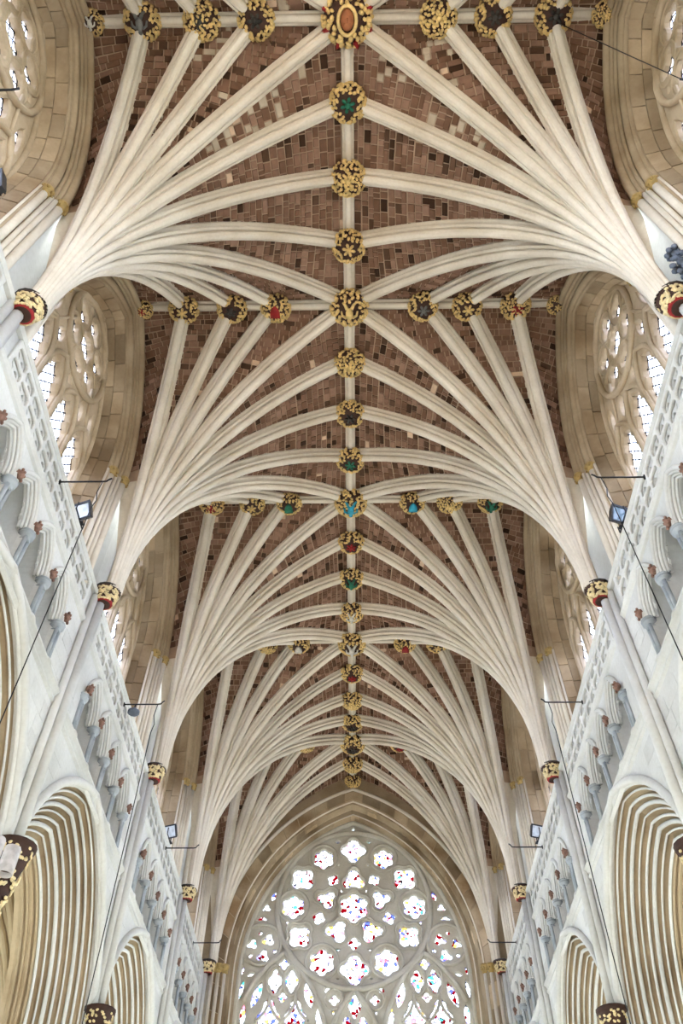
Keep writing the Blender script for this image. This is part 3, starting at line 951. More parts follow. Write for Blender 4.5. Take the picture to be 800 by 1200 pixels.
for k in range(190):
    a = rng.uniform(0, 2 * PI); z_ = rng.choice((-0.86, -0.5, -0.12)) + rng.uniform(-0.13, 0.13)
    r_ = 0.10 + 0.2 * (z_ + 0.98) / 0.98
    Rm = Matrix.Rotation(a, 3, 'Z') @ Matrix.Rotation(rng.uniform(-1, 1), 3, 'X')
    b.blob((r_ * math.cos(a), r_ * math.sin(a), z_), (0.022, 0.04, 0.028), Rm, 6, 3)
COR_FOL = b.mesh('corbel_foliage', 'pale_gold', True)
b = MB(); b.lathe([(0.27, 0.0), (0.33, 0.02), (0.34, 0.10), (0.30, 0.12)], (0, 0, 0), 16)
COR_RIM = b.mesh('corbel_rim', 'ground', True)
SH = []
for (x, y, r_) in ((0, 0, 0.10), (0.09, 0.15, 0.075), (0.09, -0.15, 0.075)):
    b = MB(); b.tube([(x, y, 7.95), (x, y, 13.5)], r_, 10); SH.append(b.mesh('vault_shaft', 'wall', True))
CX_ = XW - 0.16
SIDE = {-1: 'left-hand', 1: 'right-hand'}
for sx in (-1, 1):
    for i in range(1, 6):
        y = YS[i]
        if i == 5: y -= 0.25
        t = obj('springer_capital', CAP_BODY, None, loc=(sx * (XS + 0.05), y, 13.56), scale=(1.12, 1.12, 1.12))
        where = {1: 'between fifth and fourth bays from window', 2: 'between fourth and third bays from window', 3: 'between third and second bays from window',
                 4: 'between second and first bays from window', 5: 'in corner beside great window'}[i]
        tag(t, 'gilded leaf capital under vault ribs, ' + where, 'capital', 'gilded capitals under the vault springers')
        obj('foliage', CAP_FOL, t); obj('red_necking', CAP_RED, t); obj('abacus', CAP_RIM, t)
        if i < 5 or True:
            for me in SH: obj('vault_shaft', me if sx > 0 else mirror(me), WALLS[sx], loc=(sx * CX_, y, 0))
        if i in (1, 2, 3, 4):
            t = obj('arcade_corbel', COR_BODY, None, loc=(sx * (XW - 0.18), y, 7.92))
            tag(t, 'dark tapering gold-leaf corbel above arcade pier, ' + where, 'corbel', 'carved corbels above the arcade piers')
            obj('foliage', COR_FOL, t); obj('rim', COR_RIM, t)
        # pier below
        b = MB()
        b.lathe([(0.80, 0), (0.80, 0.4), (0.66, 0.55), (0.60, 0.7), (0.60, 5.0), (0.72, 5.2), (0.74, 5.4), (0.55, 5.5)], (0, 0, 0), 16)
        obj('pier', b.mesh('pier', 'shaft', True), WALLS[sx], loc=(sx * (XW + 0.75), min(y, 29.9), 0))
        b = MB(); b.box((sx * (XW + 0.02) if sx > 0 else -(XW + 1.4), y - 0.30, 5.2), ((XW + 1.4) if sx > 0 else -(XW + 0.02), min(y + 0.30, 30.19), 7.0))

# ------------------------------------------------------------------ aisles seen through the arcade
AX0, AX1, AZ0, AZ1 = XW + 1.4, XW + 6.0, 6.8, 10.9
for sx in (-1, 1):
    for i in range(5):
        c = bpy.data.objects.new('aisle_ceiling', None); COL.objects.link(c)
        tag(c, 'tan rib vault of the side aisle behind the arcade, %s bay from great window' % BAYNAME[i], kind='structure')
        xm = (AX0 + AX1) / 2; yc = CROWN[i]
        web = MB()
        for xs_ in (AX0, AX1):
            for d in (-1, 1):
                y = YS[i] if d > 0 else YS[i + 1]
                S = (sx * xs_, y, AZ0)
                rs = [Rib(S, (sx * xm, y, AZ1)), Rib(S, (sx * xm, (y + yc) / 2, AZ1)), Rib(S, (sx * xm, yc, AZ1)), Rib(S, (sx * (xm + xs_) / 2, yc, AZ1)), Rib(S, (sx * xs_, yc + 0.001, AZ1))]
                for k, r in enumerate(rs[:4]):
                    if r.H / r.R <= 1: obj('rib', r.sweep('aisle_rib', 'jamb', RIB, 12, 0.3, 0.7), c)
                for a, bb in zip(rs[:-1], rs[1:]):
                    H_ = AZ1 - AZ0; rows = []
                    for q in range(13):
                        h = H_ * math.sin(PI / 2 * q / 12); rows.append([a.at(h, 0.1), bb.at(h, 0.1)])
                    web.grid(rows)
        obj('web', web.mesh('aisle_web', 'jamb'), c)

b_out = plate('aisle_wall', [[(-HALF, 0), (-HALF, 11.5), (HALF, 11.5), (HALF, 0)], arch_pts(1.9, 6.2, 8.6, 10, 2.2)], 0.5, 0.01, fx(AX1 + 0.25), 'wall')
for sx, nm in ((-1, 'wall_left_aisle'), (1, 'wall_right_aisle')):
    w = bpy.data.objects.new(nm, None); COL.objects.link(w)
    tag(w, 'outer wall of the side aisle with wide pointed window openings', kind='structure')
    for i in range(-3, 5):
        kk = (YS[i + 1] - YS[i]) / L if i >= 0 else 1
        obj('wall_bay', b_out if sx > 0 else mirror(b_out), w, loc=(0, CROWN[i] if i >= 0 else CROWN[0] + i * L, 0), scale=(1, kk, 1))
b = MB(); b.box((-6.5, -16, 21.5), (6.5, YS[0], 21.9))  # plain nave stub behind the camera, added unseen to darken the near vault
for sx in (-1, 1):
    b.box((min(sx * 5.6, sx * 6.3), -16, 10.9), (max(sx * 5.6, sx * 6.3), YS[0], 15.0)); b.box((min(sx * 5.6, sx * 6.3), -16, 18.5), (max(sx * 5.6, sx * 6.3), YS[0], 21.6))
    b.box((min(sx * 6.3, sx * 11.8), -16, 10.9), (max(sx * 6.3, sx * 11.8), YS[0], 11.2))
b.box((-12, -16.4, 0), (12, -16, 22))  # added end wall out of view, keeps light off the ribs' east faces
tag(obj('unseen_east_stub', b.mesh('unseen_east_stub', 'mortar')), 'plain unseen stub of the nave eastwards with closed end, added to hold back light', kind='structure')

# ------------------------------------------------------------------ west wall and the great window
WG = bpy.data.objects.new('wall_west', None); COL.objects.link(WG)
tag(WG, 'end wall with a deep moulded arch round the great window', kind='structure')
OW, OZS, OZA = 4.72, 13.7, 20.35
def fy(Y): return lambda u, v, w: (u, Y + w, v)
obj('wall_face', plate('wall_face', [[(-6.2, 5), (-6.2, 22.5), (6.2, 22.5), (6.2, 5)] + arch_pts(OW, OZS, OZA, 18, 5)], 0.3, 0.01, fy(YW + 0.12), 'jamb'), WG)
for k, (d_, Y, r_, mt) in enumerate(((-0.50, YW - 0.02, 0.08, 'rib'), (0.0, YW + 0.04, 0.05, 'rib'), (0.27, YW + 0.60, 0.03, 'rib'))):
    b = MB(); b.tube([(u, Y, zz) for u, zz in arch_pts(OW, OZS, OZA, 26, 9.0, d_)], r_, 8)
    obj('arch_roll', b.mesh('arch_roll', mt, True), WG)
b = MB(); b.grid([[(u, Y, zz) for u, zz in arch_pts(OW, OZS, OZA, 26, 9.0, d_)] for Y, d_ in ((YW + 0.05, -0.08), (YW + 0.1, 0.10), (YW + 0.40, 0.17), (YW + 0.42, 0.02), (YW + 0.56, 0.04), (YW + 0.58, 0.28), (YW + 0.95, 0.40))])
obj('arch_bed', b.mesh('arch_bed', 'west'), WG)
rg = random.Random(8)
for a, c, ya, yb, nst in ((0.08, 0.17, YW + 0.08, YW + 0.41, 46), (0.28, 0.37, YW + 0.60, YW + 0.92, 46)):
    for me in voussoirs(arch_pts(OW, OZS, OZA, 26, 9.0, a), arch_pts(OW, OZS, OZA, 26, 9.0, c), ya, yb, nst, 1, lambda u, v, w: (u, w, v), 'west', 0.05, 0.02, rg):
        obj('voussoir', me, WG)
def face_ring(d0, d1, Y, nst, rg):
    pa, pb = dense(arch_pts(OW, OZS, OZA, 26, 9.0, d0)), dense(arch_pts(OW, OZS, OZA, 26, 9.0, d1)); N = len(pa) - 1
    e = [0.0]
    while e[-1] < 1: e.append(e[-1] + rg.uniform(0.75, 1.3) / nst)
    e[-1] = 1.0
    for e0, e1 in zip(e[:-1], e[1:]):
        pr = rg.uniform(0, 0.015); v = []
        for t in (e0 + 0.0007, (e0 + e1) / 2, e1 - 0.0007):
            i_ = t * N; k = min(int(i_), N - 1); q = i_ - k
            for p in (pa, pb):
                for y_ in (Y - pr, Y + 0.06):
                    v.append((p[k][0] + (p[k + 1][0] - p[k][0]) * q, y_, p[k][1] + (p[k + 1][1] - p[k][1]) * q))
        f = []
        for r_ in (0, 4): f += [(r_, r_ + 4, r_ + 6, r_ + 2), (r_ + 1, r_ + 3, r_ + 7, r_ + 5), (r_, r_ + 1, r_ + 5, r_ + 4), (r_ + 2, r_ + 6, r_ + 7, r_ + 3)]
        f += [(0, 2, 3, 1), (8, 9, 11, 10)]
        obj('voussoir', new_mesh('voussoir', v, f, 'west'), WG)
face_ring(-0.40, -0.03, YW - 0.045, 40, rg)
# three capitals each side and their shafts
for sx in (-1, 1):
    for k, (x, Y) in enumerate(((5.12, YW - 0.1), (4.9, YW - 0.02), (4.70, YW + 0.04))):
        b = MB(); b.tube([(0, 0, 6.0), (0, 0, 13.5)], 0.075, 9); obj('wall_shaft', b.mesh('wall_shaft', 'rib', True), WG, loc=(sx * x, Y, 0))
        b = MB(); c = (0, 0, 0)
        b.lathe([(0.08, -0.16), (0.11, -0.12), (0.13, 0.0), (0.16, 0.08), (0.16, 0.14)], c, 12)
        for q in range(26):
            a = rg.uniform(0, 2 * PI); b.blob((0.13 * math.cos(a), 0.13 * math.sin(a), rg.uniform(-0.1, 0.08)), (0.035, 0.035, 0.045), None, 5, 3)
        obj('wall_capital', b.mesh('wall_capital', 'old_gold', True), WG, loc=(sx * x, Y, 13.66))

YG = YW + 0.92
GW, GZS, GZA = 4.33, 13.75, 19.9
gh = []                                          # (outline, centre) of every light, left half mirrored
def add(poly, both=True):
    gh.append(poly)
    if both: gh.append([(-x, z) for x, z in poly][::-1])
RZ, RRad = 16.38, 3.03
add(foil(0, 18.66, 0.47, 4), False)
add(foil(0, 14.02, 0.49, 4), False)
for x, z, n, r, rot in ((1.24, 18.32, 6, 0.46, 0), (2.07, 17.48, 4, 0.50, PI / 4), (2.40, 16.36, 6, 0.50, 0), (2.11, 15.23, 4, 0.50, PI / 4), (1.22, 14.31, 6, 0.49, 0)):
    add(foil(x, z, r, n, None, rot))
add(foil(0, 16.32, 0.56, 6), False)
add(foil(0, 17.42, 0.42, 3), False)
add(foil(0, 14.98, 0.23, 4), False)
add(foil(0.83, 17.44, 0.23, 4, None, 0.5)); add(foil(1.08, 16.66, 0.44, 3, None, PI - 0.3)); add(foil(1.38, 15.93, 0.24, 4, None, 0.3)); add(foil(0.67, 15.43, 0.44, 3, None, 0.6))
for x, z, w, h, t in ((0.66, 19.05, 0.12, 0.07, 0), (1.72, 18.02, 0.07, 0.13, 0.6), (2.62, 17.0, 0.10, 0.20, -0.4), (2.60, 15.75, 0.10, 0.22, 0.2), (1.75, 14.72, 0.10, 0.18, 0.7),
                      (0.62, 13.72, 0.17, 0.09, 0), (0.62, 14.75, 0.13, 0.06, 0), (1.55, 16.9, 0.06, 0.13, 0.2), (1.62, 15.55, 0.08, 0.13, -0.5), (0.60, 18.05, 0.08, 0.06, 0.4), (1.52, 17.62, 0.07, 0.10, 0.3),
                      (0.50, 17.0, 0.05, 0.10, 0.3), (1.83, 16.2, 0.05, 0.10, 0), (0.98, 13.35, 0.12, 0.12, 0.6), (0.77, 12.62, 0.08, 0.12, 0)):
    add(dagger(x, z, w, h, -t))
# roundels
for x, z in ((3.90, 14.96), (3.30, 15.11), (3.46, 14.53)): add(foil(x, z, 0.235, 3, None, 0.2))
for x, z in ((3.62, 15.36), (3.03, 14.71), (3.93, 14.54)): add(foil(x, z, 0.09, 1))
add(dagger(3.20, 16.78, 0.11, 0.20, 0.3)); add(foil(3.46, 16.32, 0.17, 3)); add(foil(3.60, 15.90, 0.28, 3, 0.12))
add(foil(2.63, 14.24, 0.19, 4)); add(foil(2.94, 13.66, 0.24, 4, 0.40)); add(foil(2.32, 13.66, 0.24, 4, 0.40)); add(foil(2.63, 13.12, 0.18, 4))
add(dagger(3.58, 13.20, 0.15, 0.42, 0.35)); add(dagger(1.68, 13.20, 0.15, 0.42, -0.25))
add(foil(3.10, 12.58, 0.40, 3, 0.44)); add(foil(2.14, 12.58, 0.40, 3, 0.44))
add(dagger(1.27, 12.50, 0.13, 0.36)); add(foil(0.74, 13.02, 0.25, 4)); add(foil(0, 12.82, 0.21, 4, 0.36), False); add(foil(0.29, 12.30, 0.22, 3))
add(dagger(4.02, 12.55, 0.11, 0.34)); add(dagger(4.17, 14.02, 0.09, 0.24, 0.1)); add(dagger(3.86, 13.88, 0.16, 0.09, -0.3)); add(dagger(4.17, 13.36, 0.09, 0.34, 0.2))
add(foil(0, 19.57, 0.15, 3), False); add(dagger(0.32, 19.48, 0.16, 0.06, 0.5))
for k in range(5):                               # the tall lights below
    x = k * 0.96
    p = [(0.36, 9.2), (0.36, 11.2), (0.2, 11.5), (0.26, 11.65), (0.0, 11.95)]
    q = [(x + a, z) for a, z in p] + [(x - a, z) for a, z in p[-2::-1]]
    if x + 0.36 < 4.25: add(q, k > 0)
gh = grow(gh, arch_pts(GW, GZS, GZA, 20, 9.0), 0.085, 1.22)
GREAT = plate('window_great', [arch_pts(GW, GZS, GZA, 20, 9.0)] + gh, 0.20, 0.022, fy(YG + 0.19), 'tracery_pale')
gw = obj('window_11', GREAT)
tag(gw, 'great stained glass window with a twelve-light rose filling the end wall', kind='structure')
for poly in gh:
    v, f = prism(poly, 0.24, 0.25, fy(YG))
    obj('pane', new_mesh('great_pane', v, f, 'stained'), gw)
def gbar(pts, r, closed=False, dy=0.0):
    b = MB(); b.tube([(x, YG + 0.04 + dy, z) for x, z in pts], r * 1.25, 8, closed)
    obj('tracery_bar', b.mesh('great_bar', 'tracery_pale', True), gw)
def gcirc(x, z, r, n=32): return [(x + r * math.cos(2 * PI * k / n), z + r * math.sin(2 * PI * k / n)) for k in range(n)]
gbar(gcirc(0, RZ, RRad, 56), 0.085, True, -0.02)
gbar(arch_pts(GW - 0.03, GZS, GZA - 0.03, 24, 9.0), 0.08, False, -0.02)
for sx in (-1, 1):
    gbar(gcirc(sx * 3.53, 14.92, 0.74), 0.06, True)
    for x, z, r in ((1.24, 18.32, 0.56), (2.40, 16.36, 0.60), (1.22, 14.31, 0.61)): gbar(gcirc(sx * x, z, r, 26), 0.045, True)
    for x, z, r, n in ((2.07, 17.48, 0.60, 4), (2.11, 15.23, 0.60, 4)): gbar([(sx * a, c) for a, c in foil(x, z, r, n, None, PI / 4)], 0.04, True)
    gbar([(sx * a, c) for a, c in foil(1.08, 16.66, 0.55, 3, None, PI - 0.3)], 0.035, True)
    gbar([(sx * a, c) for a, c in foil(0.67, 15.43, 0.55, 3, None, 0.6)], 0.035, True)
    # sub-arches under the rose
    def arc(p, q, bulge, n=12):
        (x0, z0), (x1, z1) = p, q; dx, dz = x1 - x0, z1 - z0; ll = math.hypot(dx, dz)
        return [(sx * (x0 + dx * t - dz / ll * bulge * 4 * t * (1 - t)), z0 + dz * t + dx / ll * bulge * 4 * t * (1 - t)) for t in [k / n for k in range(n + 1)]]
    gbar(arc((2.63, 14.62), (4.05, 12.95), 0.16), 0.07); gbar(arc((2.63, 14.62), (1.0, 11.9), -0.28), 0.07)
    gbar(arc((0, 13.34), (1.0, 11.3), 0.2), 0.07)
    gbar(arc((2.62, 12.3), (3.08, 13.22), -0.14), 0.04); gbar(arc((3.55, 12.3), (3.08, 13.22), 0.14), 0.04)
    gbar(arc((1.66, 12.3), (2.14, 13.22), -0.14), 0.04); gbar(arc((2.62, 12.3), (2.14, 13.22), 0.14), 0.04)
    gbar([(sx * a, c) for a, c in foil(2.94, 13.66, 0.31, 1, 0.52)], 0.035, True); gbar([(sx * a, c) for a, c in foil(2.32, 13.66, 0.31, 1, 0.52)], 0.035, True)
    gbar(gcirc(sx * 0.74, 13.02, 0.33, 18), 0.035, True)
    for x in (0.48, 1.44, 2.4, 3.36): gbar([(sx * x, 9.0), (sx * x, 11.7)], 0.06)
gbar(foil(0, 18.66, 0.58, 4), 0.04, True); gbar(foil(0, 14.02, 0.60, 4), 0.045, True); gbar(foil(0, 16.32, 0.68, 6), 0.04, True); gbar(foil(0, 17.42, 0.54, 3), 0.035, True)
b = MB(); b.box((-6.2, YW + 0.3, 0), (6.2, YW + 0.9, 9.05)); obj('lower_wall', b.mesh('lower_wall', 'wall'), WG)
for sx in (-1, 1):
    b = MB(); b.box((min(sx * 4.6, sx * 6.2), YW + 0.3, 9.0), (max(sx * 4.6, sx * 6.2), YW + 1.2, 22.5)); obj('buttress', b.mesh('buttress', 'wall'), WG)

# ------------------------------------------------------------------ roof bosses
BODY, FOL = [], []
rng = random.Random(4)
b = MB(); b.blob((0, 0, 0), (0.90, 0.90, 0.72), None, 16, 10); BODY.append(b.mesh('boss_body', 'ground', True))
for var in range(3):
    b = MB()
    n = 150
    for k in range(n):
        zc = -1 + 1.25 * (k + 0.5) / n; a = k * 2.39996 + rng.uniform(-0.25, 0.25)
        s_ = math.sqrt(max(0, 1 - zc * zc))
        if zc < -0.82 and var != 1: continue
        p = Vector((s_ * math.cos(a) * 0.93, s_ * math.sin(a) * 0.93, zc * 0.74))
        Rm = p.normalized().to_track_quat('Z', 'Y').to_matrix() @ Matrix.Rotation(rng.uniform(0, PI), 3, 'Z')
        q = rng.uniform(0.085, 0.135)
        b.blob(p, (q * 1.1, q * 0.75, q * 0.8), Rm, 6, 4)
    FOL.append(b.mesh('boss_foliage', 'gold', True))
def centre_mesh(kind, mat):
    b = MB(); r2 = random.Random(hash(kind) % 97 if False else len(kind) * 7 + len(mat))
    if kind == 'rosette':
        b.blob((0, 0, -0.72), (0.16, 0.16, 0.12), None, 8, 5)
        for k in range(6):
            a = k * PI / 3; b.blob((0.25 * math.cos(a), 0.25 * math.sin(a), -0.70), (0.16, 0.10, 0.08), Matrix.Rotation(a, 3, 'Z'), 6, 4)
    elif kind == 'figure':
        b.blob((0, 0.05, -0.76), (0.20, 0.34, 0.14), None, 8, 6); b.blob((0, 0.42, -0.72), (0.12, 0.13, 0.12), None, 8, 6)
        for s_ in (-1, 1):
            b.tube([(s_ * 0.15, 0.25, -0.74), (s_ * 0.36, 0.12, -0.76), (s_ * 0.40, -0.10, -0.70)], [0.08, 0.07, 0.05], 6)
            b.tube([(s_ * 0.10, -0.2, -0.76), (s_ * 0.22, -0.42, -0.68), (s_ * 0.34, -0.50, -0.58)], [0.10, 0.08, 0.05], 6)
    elif kind == 'shield':
        p = [(-0.32, 0.34), (0.32, 0.34), (0.30, -0.05), (0.18, -0.32), (0, -0.46), (-0.18, -0.32), (-0.30, -0.05)]
        v, f = prism(p, -0.70, -0.84, lambda u, v_, w: (u, v_, w)); b.add(v, f)
    elif kind == 'face':
        b.blob((0, -0.02, -0.70), (0.26, 0.38, 0.24), None, 12, 8)
        b.blob((0, -0.02, -0.93), (0.045, 0.10, 0.07), None, 6, 4)
        for s_ in (-1, 1): b.blob((s_ * 0.10, 0.08, -0.90), (0.05, 0.03, 0.03), None, 6, 4)
        b.blob((0, -0.18, -0.88), (0.09, 0.03, 0.04), None, 6, 4)
    return b.mesh('boss_centre', mat, True)
CEN = {}
def centre(kind, mat):
    if (kind, mat) not in CEN: CEN[(kind, mat)] = centre_mesh(kind, mat)
    return CEN[(kind, mat)]
b = MB()
for k in range(8):
    a = k * PI / 4 + PI / 8
    b.blob((0.82 * math.cos(a), 0.82 * math.sin(a), 0.0), (0.30, 0.14, 0.42), Matrix.Rotation(a, 3, 'Z'), 6, 4)
STAR = b.mesh('boss_star', 'red', True)
b = MB(); b.tube([(0.34 * math.cos(2 * PI * k / 16), 0.48 * math.sin(2 * PI * k / 16), -0.72) for k in range(16)], 0.08, 6, True)
HALO = b.mesh('boss_halo', 'gold', True)

CNAME = {'gold': 'gold', 'green': 'green', 'blue': 'blue', 'red': 'red', 'white': 'white', 'dark': 'dark', 'grey': 'grey'}
def boss(x, y, r, var, kind, mat, label, z=ZR - 0.20, rotz=0.0, group='gilded roof bosses'):
    t = obj('roof_boss', BODY[0], None, loc=(x, y, z), scale=(r, r, r), rot=(0, 0, rotz))
    tag(t, label, 'roof boss', group)
    obj('foliage', FOL[var % 3], t)
    if kind: obj('carving', centre(kind, mat), t)
    return t
KD = {'rosette': 'rosette', 'figure': 'carved figure', 'shield': 'shield'}
# ridge bosses by node, from the east
spec = {3: ('rosette', 'green'), 4: ('rosette', 'gold'), 5: ('rosette', 'gold'), 6: ('figure', 'gold'), 7: ('rosette', 'gold'), 8: ('rosette', 'dark'), 9: ('rosette', 'green'), 10: ('figure', 'blue'),
        11: ('rosette', 'red'), 12: ('figure', 'green'), 13: ('figure', 'white'), 14: ('figure', 'white'), 15: ('rosette', 'red'), 16: ('rosette', 'gold'), 17: ('rosette', 'dark'), 18: ('rosette', 'dark'), 19: ('rosette', 'gold')}
ORD = ['at the bay edge', 'just past the bay edge', 'where the cross ridge meets it', 'just past the cross ridge']
for n_, (y, bi) in enumerate(ridge_nodes[:-1]):
    if n_ < 2: continue
    if n_ == 2:
        t = boss(0, y, 0.56, 0, 'face', 'skin', 'large roof boss with a red-brown face in a gold frame on red star leaves', group=None)
        obj('star_leaves', STAR, t); obj('frame', HALO, t); continue
    kd, mt = spec[n_]
    r = 0.52 if n_ % 4 == 2 else 0.44
    boss(0, y, r, n_, kd, mt, 'round gilded boss with %s %s on long ridge %s, %s bay from window' % (CNAME[mt], KD[kd].split()[-1], ('at bay edge', 'past bay edge', 'at crossing', 'past crossing')[n_ % 4], BAYNAME[bi]), rotz=n_ * 1.3 if kd == 'rosette' else 0.0)
boss(0, YW - 0.18, 0.36, 1, 'rosette', 'gold', 'small gilded boss where the ridge rib meets the end wall')
tr = {0: {-1: [('rosette', 'dark'), ('rosette', 'dark'), ('figure', 'grey'), ('figure', 'white')], 1: [('rosette', 'gold'), ('rosette', 'dark'), ('rosette', 'dark'), ('rosette', 'gold')]},
      1: {-1: [('shield', 'red'), ('rosette', 'dark'), ('rosette', 'gold'), ('rosette', 'red')], 1: [('rosette', 'grey'), ('rosette', 'gold'), ('rosette', 'red'), ('rosette', 'gold')]},
      2: {-1: [('shield', 'green'), ('rosette', 'gold'), ('rosette', 'red'), ('rosette', 'gold')], 1: [('shield', 'blue'), ('rosette', 'gold'), ('figure', 'green'), ('rosette', 'gold')]},
      3: {-1: [('shield', 'white'), ('rosette', 'gold'), ('rosette', 'gold'), ('rosette', 'gold')], 1: [('shield', 'red'), ('rosette', 'gold'), ('rosette', 'gold'), ('rosette', 'gold')]},
      4: {-1: [('rosette', 'gold')] * 4, 1: [('rosette', 'red'), ('rosette', 'gold'), ('rosette', 'gold'), ('rosette', 'gold')]}}
PLACE = ['next to long ridge', 'second from long ridge', 'third from long ridge', 'against clerestory wall']
for bi in range(5):
    for sx in (-1, 1):
        for j, u in enumerate(UX + [XW - 0.02]):
            kd, mt = tr[bi][sx][j]
            boss(sx * u, CROWN[bi], 0.41 if j < 3 else 0.27, bi + j + (sx > 0), kd, mt,
                 'gilded boss with %s %s on cross ridge %s, %s bay from window' % (CNAME[mt], KD[kd].split()[-1], PLACE[j], BAYNAME[bi]), rotz=0.0 if kd != 'rosette' else j * 0.9 + bi)

# ------------------------------------------------------------------ fittings
def floodlight(sx, y, label, glass='lampglass', tilt=0.5, face=0.35):
    t = bpy.data.objects.new('floodlight', None); COL.objects.link(t)
    t.location = (sx * (XW - 0.06), y, 13.62)
    tag(t, label, 'floodlight', 'floodlights on the parapet')
    b = MB(); b.box((-0.12, -0.05, 0), (0.12, 0.05, 0.03)); b.tube([(0, 0, 0), (0, 0, 0.16)], 0.025, 8); obj('foot', b.mesh('foot', 'iron'), t)
    b = MB(); b.tube([(0, -0.27, 0.34), (0, -0.27, 0.16), (0, 0.27, 0.16), (0, 0.27, 0.34)], 0.016, 6); obj('yoke', b.mesh('yoke', 'iron'), t)
    Rm = Matrix.Translation((0, 0, 0.36)) @ Matrix.Rotation(sx * face, 4, 'Z') @ Matrix.Rotation(PI / 2 + tilt, 4, 'X')
    b = MB()
    v = [(-0.25, -0.19, 0.08), (0.25, -0.19, 0.08), (0.25, 0.19, 0.08), (-0.25, 0.19, 0.08), (-0.20, -0.14, -0.08), (0.20, -0.14, -0.08), (0.20, 0.14, -0.08), (-0.20, 0.14, -0.08),
         (-0.21, -0.15, 0.08), (0.21, -0.15, 0.08), (0.21, 0.15, 0.08), (-0.21, 0.15, 0.08), (-0.21, -0.15, 0.04), (0.21, -0.15, 0.04), (0.21, 0.15, 0.04), (-0.21, 0.15, 0.04)]
    f = [(7, 6, 5, 4), (0, 4, 5, 1), (1, 5, 6, 2), (2, 6, 7, 3), (3, 7, 4, 0), (0, 1, 9, 8), (1, 2, 10, 9), (2, 3, 11, 10), (3, 0, 8, 11), (8, 9, 13, 12), (9, 10, 14, 13), (10, 11, 15, 14), (11, 8, 12, 15)]
    b.add(v, f); c = obj('housing', b.mesh('housing', 'lampcase'), t, mat4=Rm)
    b = MB(); b.box((-0.21, -0.15, 0.045), (0.21, 0.15, 0.06)); obj('glass', b.mesh('lamp_glass', glass), c)
    b = MB()
    for k in range(5): b.box((-0.18 + 0.08 * k, -0.12, -0.12), (-0.16 + 0.08 * k, 0.12, -0.08))
    obj('fins', b.mesh('fins', 'lampcase'), c)
floodlight(-1, 3.25, 'black floodlight with pale glass on the coping, fifth bay from great window')
floodlight(-1, 9.55, 'black floodlight with pale glass on the coping, fourth bay from great window')
floodlight(-1, 21.55, 'black floodlight with pale glass on the coping above cusped arches, second bay from window')
floodlight(1, 9.75, 'floodlight with dark blue glass on the parapet coping', 'darkglass')
floodlight(1, 21.6, 'black floodlight with bright rectangular face on the coping, opposite its twin in second bay', 'lampglass')

def rod(sx, i, cable, extra=None):
    y = CROWN[i] + 0.03; z = 13.36
    b = MB(); b.tube([(sx * (XW + 0.05), y, z), (sx * 4.62, y, z), (sx * 4.55, y, z + 0.01), (sx * 4.52, y, z + 0.06), (sx * 4.47, y, z + 0.10)], 0.017, 7)
    t = obj('bracket_rod', b.mesh('bracket_rod', 'iron', True))
    tag(t, ('thin black iron rod with a small lamp under it, third bay from great window' if (sx, i) == (-1, 2) else 'thin black iron rod reaching out from the parapet, %s bay from great window' % BAYNAME[i]), 'rod', 'iron rods along the parapet')
    b = MB(); b.box((min(sx * (XW - 0.06), sx * (XW - 0.09)), y - 0.03, z - 0.04), (max(sx * (XW - 0.06), sx * (XW - 0.09)), y + 0.03, z + 0.04)); obj('wall_plate', b.mesh('wall_plate', 'iron'), t)
    if cable:
        p = [(sx * 4.62, y, z), (sx * 4.66, y + 0.03, z - 0.3), (sx * 4.60, y + 0.02, z - 0.55), (sx * 4.63, y, z - 0.8), (sx * 4.62, y, 8), (sx * 4.62, y, 4.2)]
        b = MB(); b.tube(p, 0.010, 6)
        c = obj('hanging_cable', b.mesh('hanging_cable', 'iron', True))
        tag(c, 'thin black cable hanging straight down from an iron rod, %s bay from great window' % BAYNAME[i], 'cable', 'cables hanging from the rods')
for sx in (-1, 1):
    for i in range(0, 5): rod(sx, i, i in (1, 2))
# small lamp under one rod
t = bpy.data.objects.new('hanging_lamp', None); COL.objects.link(t); t.location = (-5.15, CROWN[2] + 0.03, 13.34)
tag(t, 'small grey lamp hanging under an iron rod, third bay from great window', 'lamp')
b = MB(); b.tube([(0, 0, 0.02), (0, 0, -0.12)], 0.02, 6); obj('stem', b.mesh('stem', 'iron'), t)
b = MB(); b.lathe([(0.05, 0.0), (0.08, -0.04), (0.14, -0.08), (0.14, -0.13), (0.10, -0.15)], (0, 0, -0.10), 12); obj('shade', b.mesh('shade', 'slate', True), t)

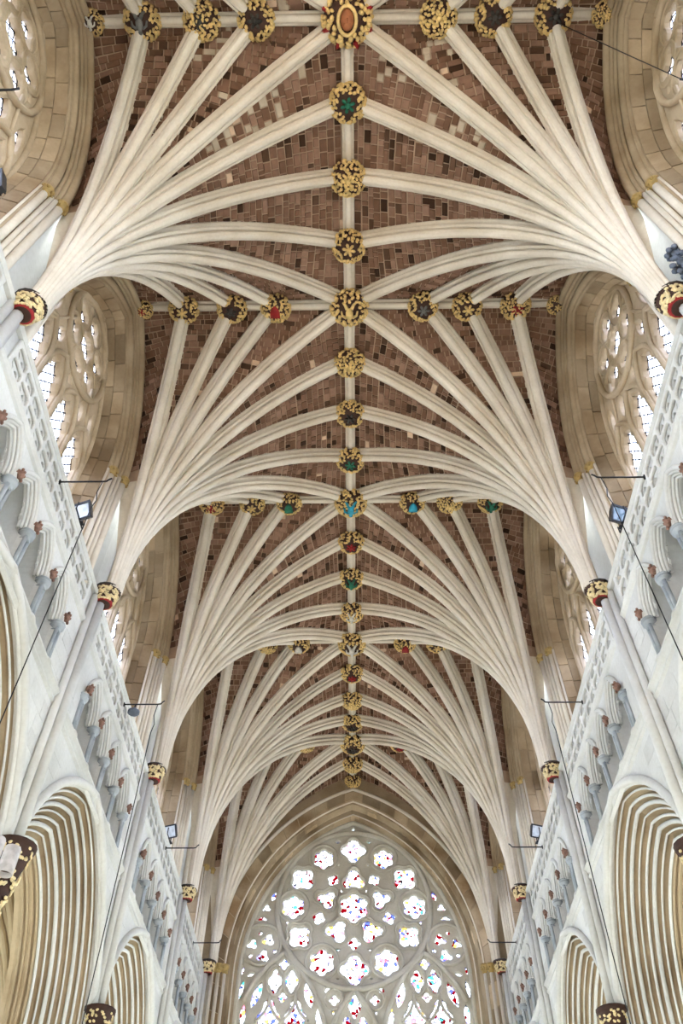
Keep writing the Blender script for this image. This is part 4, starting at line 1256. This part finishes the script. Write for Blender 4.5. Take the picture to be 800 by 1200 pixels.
# wire from the vault to the clerestory wall
b = MB(); p0, p1 = Vector((4.42, CROWN[0] + 0.1, ZR - 0.45)), Vector((6.2, 2.55, 17.6))
b.tube([p0.lerp(p1, k / 8) - Vector((0, 0, 0.12 * math.sin(PI * k / 8))) for k in range(9)], 0.010, 6)
tag(obj('stay_wire', b.mesh('stay_wire', 'iron', True)), 'thin wire slung from a cross ridge boss to the clerestory window', 'wire')

# cylinder lamps on the near corbel
for k, (y, dz) in enumerate(((10.86, -0.02), (10.28, -0.20))):
    t = bpy.data.objects.new('cylinder_spotlight', None); COL.objects.link(t); t.location = (-5.02, y, 7.42 + dz)
    tag(t, ('white cylindrical spotlight fixed in front of the gold-leaf corbel' if k == 0 else 'second white cylindrical spotlight beside the gold-leaf corbel'), 'spotlight')
    b = MB(); b.lathe([(0.02, 0.20), (0.11, 0.20), (0.12, 0.18), (0.12, -0.20), (0.105, -0.20), (0.105, -0.12), (0.02, -0.12)], (0, 0, 0), 18); obj('casing', b.mesh('casing', 'casing', True), t)
    b = MB(); b.lathe([(0.01, -0.125), (0.10, -0.125), (0.10, -0.11), (0.01, -0.11)], (0, 0, 0), 16); obj('lens', b.mesh('lens', 'ground'), t)
    b = MB(); b.tube([(-0.10, 0, 0.05), (-0.30, 0, 0.10)], 0.025, 7); obj('arm', b.mesh('arm', 'iron'), t)

# carved finial on the parapet
t = bpy.data.objects.new('carved_finial', None); COL.objects.link(t); t.location = (XW - 0.05, 4.62, 13.6)
tag(t, 'blue-grey carved leaf finial standing on the parapet beside a gilded capital', 'finial')
b = MB(); b.lathe([(0.12, 0), (0.12, 0.1), (0.06, 0.2), (0.05, 0.55), (0.08, 0.62), (0.04, 0.7), (0.04, 0.95), (0.09, 1.0), (0.03, 1.12)], (0, 0, 0), 10); obj('stem', b.mesh('finial_stem', 'slate', True), t)
b = MB(); r5 = random.Random(9)
for z_, n, ra in ((0.25, 7, 0.13), (0.55, 8, 0.17), (0.66, 7, 0.13), (1.0, 7, 0.11), (1.08, 5, 0.06)):
    for k in range(n):
        a = 2 * PI * k / n + z_
        b.blob((ra * math.cos(a), ra * math.sin(a), z_ + r5.uniform(-0.03, 0.03)), (0.06, 0.05, 0.055), None, 6, 4)
obj('crockets', b.mesh('crockets', 'slate', True), t)
